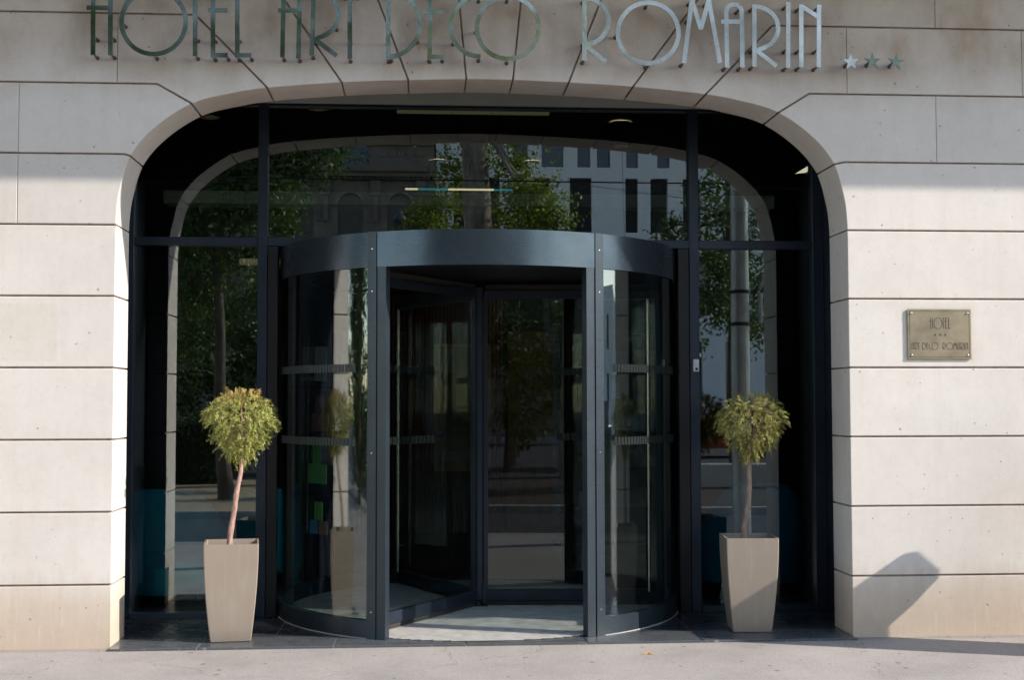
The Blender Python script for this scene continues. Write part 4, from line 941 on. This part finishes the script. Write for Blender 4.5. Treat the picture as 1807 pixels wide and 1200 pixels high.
# display shelves seen through the right curved glass
o = thing('display_shelves', (2.0, 4.6, 0), 'shop shelves with small pale boxes behind the right curved glass', 'shelves')
s_ = MB(); s_.box(1.55, 1.58, 4.5, 4.8, 0, 2.5); s_.box(2.52, 2.55, 4.5, 4.8, 0, 2.5)
for zz in (.1, .5, .9, 1.25, 1.6, 1.95, 2.3): s_.box(1.581, 2.519, 4.5, 4.8, zz, zz+.02)
s_.box(1.58, 2.52, 4.81, 4.83, 0, 2.5); s_.build('shelf_unit', M['shelf'], o)
random.seed(3)
nth = ['leftmost', 'second from left', 'third from left', 'fourth from left', 'fifth from left', 'sixth from left', 'seventh from left', 'last']
for zz, sh in ((.5, 'lowest'), (.9, 'second'), (1.25, 'middle'), (1.6, 'fourth'), (1.95, 'topmost')):
    x = 1.61; nb = 0
    while x < 2.42:
        w_ = random.uniform(.07, .13); h_ = random.uniform(.10, .2)
        tag(MB().box(x, x+w_, 4.52, 4.6, zz+.021, zz+.021+h_, bev=.003).build('small_box', M['paper' if random.random() < .6 else 'band']), 'small box, %s on the %s filled lobby shelf' % (nth[min(nb, 7)], sh), 'box', 'small boxes on the lobby shelves')
        x += w_+random.uniform(.03, .09); nb += 1
# armchairs
def armchair(x, y, rz, w, h, mat, label):
    o = thing('tub_armchair', (x, y, 0), label, 'armchair', 'tub armchairs in the lobby windows')
    T = Matrix.Translation((x, y, 0)) @ Matrix.Rotation(rz, 4, 'Z')
    vs = []; fs = []; n = 22; r1, r0 = w/2, w/2-.11
    def hz(t):  # height along the shell: high at the back, lower at the arms
        a_ = -20+220*t
        if a_ < 0 or a_ > 180: return .50
        return max(.50, h-.42*abs(math.cos(R(a_)))**4.5)
    for i in range(n+1):
        t = i/n; a = R(-20+220*t); c, s2 = math.cos(a), math.sin(a); H = hz(t)
        for (r, z_) in ((r1-.03, .10), (r1, .16), (r1, H-.08), (r1-.015, H-.03), (r1-.055, H), (r0+.015, H-.03), (r0, H-.08), (r0, .12)):
            vs.append((r*c, -r*s2*.95, z_))
    for i in range(n):
        for k_ in range(8): fs.append((i*8+k_, (i+1)*8+k_, (i+1)*8+(k_+1) % 8, i*8+(k_+1) % 8))
    fs += [tuple(range(8)), tuple(n*8+k_ for k_ in range(8))[::-1]]
    b = MB(); b.add(vs, fs, T=T); b.build('shell', mat, o, smooth=R(50))
    st = MB(); st.lathe([(0, .22), (r0-.01, .22), (r0-.005, .40), (r0-.04, .44), (0, .45)], 24, T=T); st.build('seat', mat, o, smooth=R(50))
    for a in (45, 135, 225, 315):
        p = (r0*.8*math.cos(R(a)), r0*.8*math.sin(R(a)))
        MB().tube([(p[0], p[1], .22), (p[0]*1.1, p[1]*1.1, .0)], [.018, .011], 8, T=T).build('leg', M['ringdark'], o)
    return o
armchair(-2.00, 1.98, 0, 1.02, .92, M['teal'], 'teal tub armchair with its rounded back in the left window')
armchair(-1.50, 3.15, R(20), .92, .84, M['teal'], 'teal tub armchair further inside, beside the left planter stem')
armchair(2.78, 2.15, 0, .96, .93, M['navy'], 'very dark blue tub armchair with rounded back in the right window')

# ================================================================ STREET BEHIND THE CAMERA (mirrored in the glass)
def leafcloud(mb, blobs, per, size, seed, flat=.55):
    rnd = random.Random(seed)
    for (cx, cy, cz, r) in blobs:
        n = int(per*r*r)
        sub = [(rnd.gauss(0, .55)*r, rnd.gauss(0, .5)*r, rnd.gauss(0, .5)*r) for _ in range(max(3, n//22))]
        for i in range(n):
            s0 = sub[rnd.randrange(len(sub))]
            q = Vector((cx+s0[0]+rnd.gauss(0, .13), cy+s0[1]+rnd.gauss(0, .13), cz+s0[2]+rnd.gauss(0, .11)))
            d = Vector((rnd.gauss(0, 1), rnd.gauss(0, 1), rnd.gauss(-.5, .6))).normalized(); s = d.cross(Vector((rnd.gauss(0, 1), rnd.gauss(0, 1), rnd.gauss(0, 1)))).normalized()
            L = size*rnd.uniform(.7, 1.3)
            mb.add([q, q+d*L*.5+s*L*.26, q+d*L, q+d*L*.5-s*L*.26], [(0, 1, 2, 3)])
def street_tree(loc, trunk, rad, blobs, mat, label, seed, limbs=5, size=.10, per=4200, taper=.5, pw=1):
    o = thing('street_tree', loc, label, 'tree', 'street trees opposite the hotel')
    rnd = random.Random(seed); t = MB(); tp = catmull3([Vector(p) for p in trunk], 5)
    t.tube(tp, [rad*(1.1-taper*(i/(len(tp)-1))**pw) for i in range(len(tp))], 14)
    for i in range(limbs):
        b = blobs[rnd.randrange(len(blobs))]; base = tp[-1-rnd.randrange(max(1, len(tp)//3))]
        q = Vector(b[:3]); t.tube([base, (base+q)/2+Vector((0, 0, -.1)), q], [min(.06, rad*.4), min(.04, rad*.25), .015], 7)
    t.build('trunk', M['planebark' if rad > .3 else 'darkbark'], o, smooth=R(60))
    c = MB(); leafcloud(c, blobs, per, size, seed); c.build('crown', mat, o, fix=False)
    return o
A_b = [(1.95, -16.09, 6.58, .38), (2.15, -15.3, 5.94, .45), (2.24, -15.3, 5.48, .57), (2.39, -14.8, 5.11, .44), (2.67, -14.8, 5.33, .33), (2.0, -16.6, 5.3, .40), (2.2, -15.3, 4.6, .45), (2.5, -15, 4.4, .45), (.72, -18.09, 6.81, .32), (.6, -18.09, 6.17, .38), (.34, -18.09, 5.59, .51), (-.04, -17.6, 5.38, .37), (1.32, -18.2, 7.9, .8), (2.1, -16.6, 8.0, .8), (.5, -17.5, 8.2, .7), (2.9, -16, 7.9, .6), (.9, -16.5, 9.2, 1.0), (2.2, -17, 9.3, .9)]
street_tree((1.1, -16.3, -.03), [(1.15, -16.3, -.1), (1.2, -16.3, 2.5), (1.2, -16.2, 5.2), (1.12, -16.2, 7.2), (1.2, -16.4, 9.0)], .36, A_b, M['leaves'], 'plane tree with the thickest trunk, mirrored above the middle of the door', 1)
B_b = [(-3.74, -11.09, 4.74, .39), (-3.37, -11.09, 5.22, .48), (-2.9, -11.09, 5.42, .48), (-2.33, -11.09, 5.52, .43), (-1.76, -11.09, 5.67, .34), (-2.4, -10.5, 4.88, .41), (-2.22, -10.4, 4.51, .32), (-3.08, -11.09, 4.84, .48), (-3.92, -11.09, 4.16, .39), (-3.64, -11.09, 3.59, .39), (-3.08, -11.09, 4.26, .43), (-1.44, -11.6, 5.96, .25), (-2.9, -11.09, 6.1, .62), (-2.14, -11.09, 6.2, .6), (-3.6, -11.09, 6.0, .6), (-3.0, -11.3, 7.0, .8), (-4.2, -11.5, 3.4, .5), (-4.0, -12, 2.7, .45), (-2.7, -12.2, 3.6, .4), (-4.5, -11.3, 5.0, .7), (-3.2, -11.3, 8.0, 1.0), (-4.8, -11.5, 7.4, 1.1), (-6.2, -11.6, 7.2, 1.0), (-1.8, -11.4, 7.6, .9), (-.6, -11.6, 7.8, .8), (-5.4, -11.6, 8.6, 1.0), (-2.4, -11.5, 9.0, .9)]
street_tree((-3.25, -11.1, -.03), [(-3.22, -11.09, -.1), (-3.34, -11.09, 1.2), (-3.36, -11.09, 2.8), (-3.41, -11.09, 4.2), (-3.1, -11.1, 5.8)], .165, B_b, M['leaves2'], 'slender leaning tree mirrored in the left window', 2, taper=.75, pw=.4)
C_b = [(5.7, -14.09, 5.81, .33), (5.86, -14.09, 5.25, .33), (5.41, -13.3, 4.56, .37), (5.73, -13.3, 4.03, .42), (5.4, -13.3, 3.6, .37), (6.68, -15.0, 5.17, .28), (6.79, -15.0, 4.0, .46), (6.78, -15.0, 3.07, .34), (4.96, -14.09, 5.07, .22), (4.85, -14.09, 4.8, .24), (5.25, -14.09, 4.7, .27), (6.0, -13.6, 3.3, .45), (6.2, -14.6, 4.6, .4)]
street_tree((6.13, -14.1, -.03), [(6.15, -14.09, -.1), (6.10, -14.09, 1.8), (6.13, -14.09, 3.9), (6.0, -14.1, 5.4)], .12, C_b, M['leaves2'], 'young tree mirrored in the right window beside the pole', 3)
far_b = [(-7.2, -20, 4.0, 1.0), (-6.2, -20, 5.2, 1.1), (-5.5, -19.5, 4.0, .9), (-6.6, -20.3, 6.5, 1.0), (-5.0, -20, 6.3, .8), (-7.8, -20, 5.6, .9)]
street_tree((-6.4, -20, -.16), [(-6.4, -20, -.2), (-6.45, -20, 2.0), (-6.3, -20, 4.5)], .2, far_b, M['leaves2'], 'broad dark tree behind the hedge', 4, size=.14, per=900)
side_l = [(-11, -5.2, 3.4, .9), (-12.5, -6.0, 4.6, 1.1), (-10.2, -5.0, 5.0, .9), (-13.5, -5.2, 3.0, 1.0), (-12, -5.5, 6.3, 1.1), (-14.5, -6.5, 5.6, 1.1), (-11.5, -4.6, 2.0, .8), (-9.6, -4.9, 3.6, .6), (-9.4, -5.3, 1.6, .7), (-10.5, -5.6, 1.0, .8), (-9.0, -4.6, 2.7, .7), (-8.4, -4.9, 4.5, .7), (-9.2, -5.2, 6.2, .9), (-12.5, -5.6, 1.2, 1.0)]
side_l = [(a, c+2.0, z_, q) for a, c, z_, q in side_l]
street_tree((-11.8, -3.5, -.015), [(-11.8, -3.5, -.1), (-11.7, -3.5, 2.0), (-11.9, -3.5, 4.8)], .2, side_l, M['hedge'], 'leafy tree at the kerb further down the street on the left', 5, size=.12, per=1500)
street_tree((-19, -5.5, -.13), [(-19, -5.5, -.2), (-19, -5.5, 4.0)], .25, [(a*1.5-1.5, c*1.5, z_*1.25, q*1.6) for a, c, z_, q in side_l], M['leaves2'], 'large dark tree at the far left end of the street', 6, size=.2, per=500)
for i, (x_, y_, h_) in enumerate(((19.5, -7.0, 4.2), (21.5, -8.6, 3.2), (23.5, -7.6, 3.8))):
    o = thing('cypress_tree', (x_, y_, -.13), ['tallest narrow dark cypress far down the street on the right', 'shortest cypress between its two neighbours', 'cypress furthest down the street on the right'][i], 'tree', 'cypresses down the street')
    MB().tube([(x_, y_, -.15), (x_, y_, h_*.9)], [.14, .03], 8).build('trunk', M['planebark'], o)
    c_ = MB(); leafcloud(c_, [(x_, y_, .6+k_*.38, .62*math.sin(max(.12, 1-k_*.38/h_)*1.5)) for k_ in range(int(h_/.38))], 1100, .12, 40+i); c_.build('crown', M['leaves2'], o, fix=False)
mid = [(-2.0, -22.5, 2.2, 1.1), (-.6, -22, 3.0, 1.2), (.8, -22.4, 2.3, 1.1), (-1.3, -22, 3.9, 1.0), (.2, -22.6, 4.4, .9), (-2.8, -22, 3.4, .9), (-.2, -22, 1.4, 1.0), (1.7, -22, 3.6, .9)]
street_tree((-.6, -22.2, -.16), [(-.6, -22.2, -.2), (-.5, -22.2, 2), (-.6, -22.2, 3.6)], .16, mid, M['leaves2'], 'dense low tree across the road, mirrored dark behind the door wings', 7, size=.16, per=900)
street_tree((4.2, -23.2, -.16), [(4.2, -23.2, -.2), (4.3, -23.2, 2), (4.2, -23.2, 3.6)], .16, [(a+4.7, c-1, z_*.98, q*1.05) for a, c, z_, q in mid], M['leaves2'], 'second dense low tree across the road, right of its neighbour', 8, size=.16, per=900)
street_tree((-4.6, -21.5, -.16), [(-4.6, -21.5, -.2), (-4.5, -21.5, 2), (-4.6, -21.5, 3.6)], .16, [(a-4.1, c+.6, z_*.95, q*1.1) for a, c, z_, q in mid], M['leaves2'], 'dense low tree across the road, behind the clipped hedge', 9, size=.16, per=1100)
# hedge, low wall, pole, cables
hd = MB(); rnd = random.Random(9)
for i in range(9000):
    x = rnd.uniform(-9, -3.9); y = rnd.uniform(-15.9, -15.1); zz = rnd.uniform(-.03, 1.22)
    if rnd.random() < .6: y = -15.1+rnd.gauss(0, .03)
    elif rnd.random() < .5: zz = 1.24+rnd.gauss(0, .03)
    d = Vector((rnd.gauss(0, 1), rnd.gauss(0, 1), rnd.gauss(0, 1))).normalized(); s = d.cross(Vector((rnd.gauss(0, 1), rnd.gauss(0, 1), rnd.gauss(0, 1)))).normalized(); q = Vector((x, y, zz)); L = rnd.uniform(.05, .09)
    hd.add([q, q+d*L*.5+s*L*.3, q+d*L, q+d*L*.5-s*L*.3], [(0, 1, 2, 3)])
o = thing('hedge', (-6.4, -15.5, -.03), 'clipped dark green hedge across the street, mirrored low in the left window', 'hedge')
hd.build('leaves', M['hedge'], o, fix=False); MB().box(-8.9, -4.0, -15.85, -15.2, -.03, 1.15).build('inner_twigs', M['soil'], o)
tag(MB().box(4.2, 9.5, -13.3, -13.0, -.03, .42, bev=.02).build('low_wall', M['lowwall']), 'low pale stone wall across the street, mirrored in the right window', 'wall')
o = thing('tram_pole', (3.75, -4.08, -.015), 'thick grey galvanised pole at the kerb, mirrored in the right window', 'pole')
MB().tube([(3.745, -4.08, -.02), (3.745, -4.08, 2.2)], .108, 28).build('lower_mast', M['pole'], o, smooth=R(50))
MB().tube([(3.745, -4.08, 2.2), (3.745, -4.08, 4.6)], .106, 28).build('upper_mast', M['pole'], o, smooth=R(50))
MB().tube([(3.745, -4.08, 2.48), (3.745, -4.08, 2.52)], .115, 28).tube([(3.745, -4.08, 2.86), (3.745, -4.08, 2.90)], .118, 28).build('strap', M['ringdark'], o)
MB().tube(catmull3([Vector(p) for p in ((3.80, -4.08, 3.58), (3.95, -4.06, 3.62), (4.04, -4.05, 3.4), (4.05, -4.05, 3.1), (3.98, -4.05, 2.92))], 6), .022, 10).build('conduit', M['pole'], o, smooth=R(50))
MB().box(3.96, 4.0, -4.10, -4.0, 2.5, 2.86, bev=.008).build('junction_box', M['pole'], o)
for (p, q, sag, rr, lb) in (((-30, -9.1, 5.27), (30, -9.1, 5.1), .15, .012, 'taut black tram wire running the width of the street'), ((3.3, -14, 5.8), (12, -14, 5.0), .1, .006, 'thin drooping cable from the young tree side'), ((4.0, -14, 2.0), (3.9, -14.2, 8.5), .0, .005, 'thin upright stay cable opposite the door')):
    pts = [Vector(p).lerp(Vector(q), i/14)-Vector((0, 0, sag*math.sin(math.pi*i/14))) for i in range(15)]
    tag(MB().tube(pts, rr, 6).build('overhead_cable', M['cable']), lb, 'cable', 'overhead cables above the street')
# invented stand-in beside the wall, outside the picture on the right: casts the shadow on the wall foot
o = thing('wall_shadow_caster', (4.42, -.66, -.015), 'unseen stand-in shape at the foot of the right wall, added for its shadow', 'shadow caster')
H0 = -.015
bp = [(4.24, .0), (4.43, .0), (4.43, .88), (4.60, 1.02), (4.79, 1.21), (4.79, 1.26), (4.72, 1.32), (4.64, 1.385), (4.54, 1.37), (4.24, 1.17)]
MB().prism([(a, H0+c) for a, c in bp], -.84, -.46).build('body', M['bin'], o)
MB().prism([(a, H0+c) for a, c in ((4.43, 1.08), (4.6, 1.14), (4.62, 1.25), (4.45, 1.2))], -.842, -.8405).build('opening', M['ringdark'], o)
o = thing('pot_shadow_caster', (4.405, -.75, -.015), 'unseen stand-in block beside the first one, added to shade the right planter', 'planter shadow caster')  # invented block out of view, shaped to cast the diagonal shadow on the planter
MB().box(4.33, 4.48, -.92, -.575, -.015, 1.60, bev=.008).build('body', M['bin'], o)
MB().box(4.35, 4.46, -.924, -.9205, 1.25, 1.40).build('display', M['bwin'], o)
# parked red car
o = thing('parked_car', (9.6, -29.3, -.16), 'red parked car across the road, mirrored in the right window', 'car')
Z0 = -.16
prof = [(-2.1, .35), (-2.05, .75), (-1.5, .90), (-.75, 1.35), (-.4, 1.45), (.9, 1.46), (1.55, 1.1), (2.05, .98), (2.12, .5), (2.05, .3), (-2.0, .28)]
MB().prism([(9.6+a*1.0, Z0+c) for a, c in prof][::-1], -30.1, -28.5).build('body', M['redpaint'], o)
MB().prism([(9.6+a, Z0+c) for a, c in ((-1.2, .98), (-.72, 1.28), (.85, 1.36), (1.3, 1.06))][::-1], -30.104, -28.496).build('window', M['cwin'], o)
for a in (-1.3, 1.35):
    for y0, y1 in ((-28.7, -28.49), (-30.11, -29.9)):
        w_ = MB().tube([(9.6+a, y0, Z0+.32), (9.6+a, y1, Z0+.32)], .32, 24).build('wheel', M['tyre'], o); MB().tube([(9.6+a, y1 if y1 > -29 else y0, Z0+.32), (9.6+a, (y1+.006) if y1 > -29 else y0-.006, Z0+.32)], .2, 20).build('rim', M['pole'], w_)

# buildings across the street
def holes_wall(mb, x0, x1, z0, z1, y0, y1, rects):
    xs = sorted({x0, x1, *[r[0] for r in rects], *[r[1] for r in rects]}); zs = sorted({z0, z1, *[r[2] for r in rects], *[r[3] for r in rects]})
    for a, b in zip(xs[:-1], xs[1:]):
        run = None
        for c, d in zip(zs[:-1], zs[1:]):
            cx, cz = (a+b)/2, (c+d)/2
            hole = any(r[0] < cx < r[1] and r[2] < cz < r[3] for r in rects)
            if hole:
                if run: mb.box(a, b, y0, y1, run[0], run[1]); run = None
            else: run = (run[0] if run else c, d)
        if run: mb.box(a, b, y0, y1, run[0], run[1])
YB = -49.08
o = thing('office_building', (14, YB, -.03), 'pale bluish modern office building with tall narrow windows, mirrored on the right', 'building')
up_x = [(4.28, 4.95), (5.62, 6.68), (7.33, 7.96), (8.27, 8.90), (9.60, 10.22), (11.12, 11.73), (12.9, 13.6), (14.6, 15.3), (16.2, 16.8), (18, 18.7)]
lo_x = [(1.5, 2.1), (3.1, 3.7), (5.1, 6.0), (6.17, 7.03) if False else (6.98, 8.0), (9.55, 10.2), (10.79, 11.63), (12.33, 13.2), (14.3, 15.1), (16.3, 17.1), (18.2, 19)]
rects = []
for zb, zt, xs_ in ((12.58, 14.9, up_x), (9.51, 12.08, lo_x), (5.6, 8.4, up_x), (1.6, 4.4, lo_x), (16.2, 18.7, lo_x), (19.6, 21.4, up_x)):
    rects += [(a, b, zb, zt) for a, b in xs_]
wb = MB(); holes_wall(wb, .7, 26, -.1, 22.5, YB-.4, YB, rects); wb.build('wall', M['bwall'], o)
for a, b, c, d in rects:
    wn_ = MB(); wn_.box(a, b, YB-.42, YB-.34, c, d); wn_.build('window', M['bwin2' if 9 < c < 12 else 'bwin'], o)
MB().box(.7, 26, YB-15, YB-.43, -.1, 22.4).build('block', M['bwall'], o)
o = thing('town_house', (-6, YB+.6, -.03), 'old stone town house with arched windows and a carved cornice, mirrored on the left', 'building')
YC = YB+.9
arches = [(-5.96, -4.86), (-3.80, -2.65), (-1.55, -.42), (-8.1, -7.0), (-10.2, -9.1), (-12.3, -11.2), (-14.4, -13.3), (-16.5, -15.4)]
rects = [(a, b, 7.6, 11.12) for a, b in arches]+[(a, b, 3.2, 6.3) for a, b in arches]+[(a, b, 13.3, 15.2) for a, b in arches[0:1]+arches[3:]]+[(-3.6, -2.9, 15.2, 16.6)]
wb = MB(); holes_wall(wb, -30, .62, -.1, 12.1, YC-.35, YC, [r for r in rects if r[3] < 12.1])
for a, b in arches:
    cxm = (a+b)/2; r_ = (b-a)/2; zt = 11.12; sp = zt-r_
    for sg in (-1, 1):
        pts = [(cxm+sg*r_, sp), (cxm+sg*r_, zt), (cxm, zt)]+[(cxm+sg*r_*math.sin(R(t)), sp+r_*math.cos(R(t))) for t in range(0, 91, 10)]
        if area(pts) < 0: pts = pts[::-1]
        wb.prism(pts, YC-.33, YC-.01)
wb.build('wall', M['cwall'], o)
cn = MB()
cn.box(-30, .75, YC+.002, YC+.55, 12.05, 12.3); cn.box(-30, .72, YC+.001, YC+.35, 11.85, 12.048)
x = -16.0
while x < .6: cn.box(x, x+.12, YC+.003, YC+.22, 11.68, 11.845); x += .24
for c_ in (-.0, -2.1, -4.33, -6.5, -8.6, -10.7, -12.8):
    cn.box(c_-.22, c_+.22, YC+.004, YC+.2, 11.0, 11.67); cn.box(c_-.12, c_+.12, YC+.004, YC+.13, 9.8, 10.98)
cn.box(-30, .70, YC+.004, YC+.2, 7.0, 7.3); cn.build('cornice', M['cwall'], o)
for a, b in arches:
    tr = MB(); cxm = (a+b)/2; r_ = (b-a)/2; sp = 11.12-r_
    vs = [(cxm+(r_+.12)*math.sin(R(t)), sp+(r_+.12)*math.cos(R(t))) for t in range(-90, 91, 10)]; vi = [(cxm+(r_)*math.sin(R(t)), sp+(r_)*math.cos(R(t))) for t in range(90, -91, -10)]
    P_ = vs+vi; P_ = P_ if area(P_) > 0 else P_[::-1]; tr.prism(P_, YC+.002, YC+.10); tr.build('arch_moulding', M['cwall'], o)
    w_ = MB().box(a, b, YC-.34, YC-.28, 7.6, 11.12).box(cxm-.04, cxm+.04, YC-.279, YC-.24, 7.6, 11.1).box(a, b, YC-.279, YC-.24, 10.2, 10.28).build('window', M['cwin'], o)
    MB().box(a, b, YC-.34, YC-.28, 3.2, 6.3).build('window', M['cwin'], o)
pdm = MB(); pdm.box(-2.35, .60, YC-.3, YC+.15, 12.301, 13.30); pdm.box(-2.5, .68, YC-.3, YC+.3, 13.301, 13.5)
for i in range(5): pdm.tube([(-1.75+i*.42, YC+.15, 12.93), (-1.75+i*.42, YC+.2, 12.93)], .17, 16)
pdm.build('carved_parapet', M['cwall'], o)
MB().prism([(-30, 12.31), (.6, 12.31), (.6, 19.5), (-30, 19.5)], YC-9, YC-1.2).build('roof', M['zinc'], o)
dm = MB()
for a, b in ((-5.9, -4.6), (-8.4, -7.1)): dm.box(a, b, YC-1.5, YC-.7, 12.31, 14.3)
dm.build('dormer', M['cwall'], o)
o = thing('corner_building', (66, -22, -.19), 'pale grey apartment building far down the street on the right', 'building')
wb = MB(); rc = [(a, a+1.4, z_, z_+1.9) for z_ in (1.2, 4.4) for a in range(-33, -12, 3)]
wbx = MB(); holes_wall(wbx, -36, -10, -.2, 7.8, 0, .4, rc)
T_ = Matrix.Translation((60, 0, 0)) @ Matrix.Rotation(R(90), 4, 'Z') @ Matrix.Scale(-1, 4, (0, 1, 0))
wb.add(wbx.v, wbx.f, T=T_); wb.build('wall', M['bwall'], o)
MB().box(60.45, 74, -36, -10, -.2, 7.7).build('block', M['bwall'], o)
for a, b_, c, d in rc: MB().box(60.42, 60.445, a, b_, c, d).build('window', M['bwin2'], o)
o = thing('street_lamp', (-.67, -29.1, -.16), 'old fashioned street lamp across the road, mirrored above the door', 'street lamp')
MB().tube([(-.67, -29.1, -.16), (-.67, -29.1, 6.6)], [.07, .045], 12).build('post', M['bin'], o, smooth=R(50))
MB().lathe([(.05, 6.6), (.12, 6.7), (.2, 7.2), (.22, 7.22), (.12, 7.42), (.03, 7.55), (0, 7.6)], 14, cx=-.67, cy=-29.1).build('lantern', M['bwin'], o, smooth=R(50))
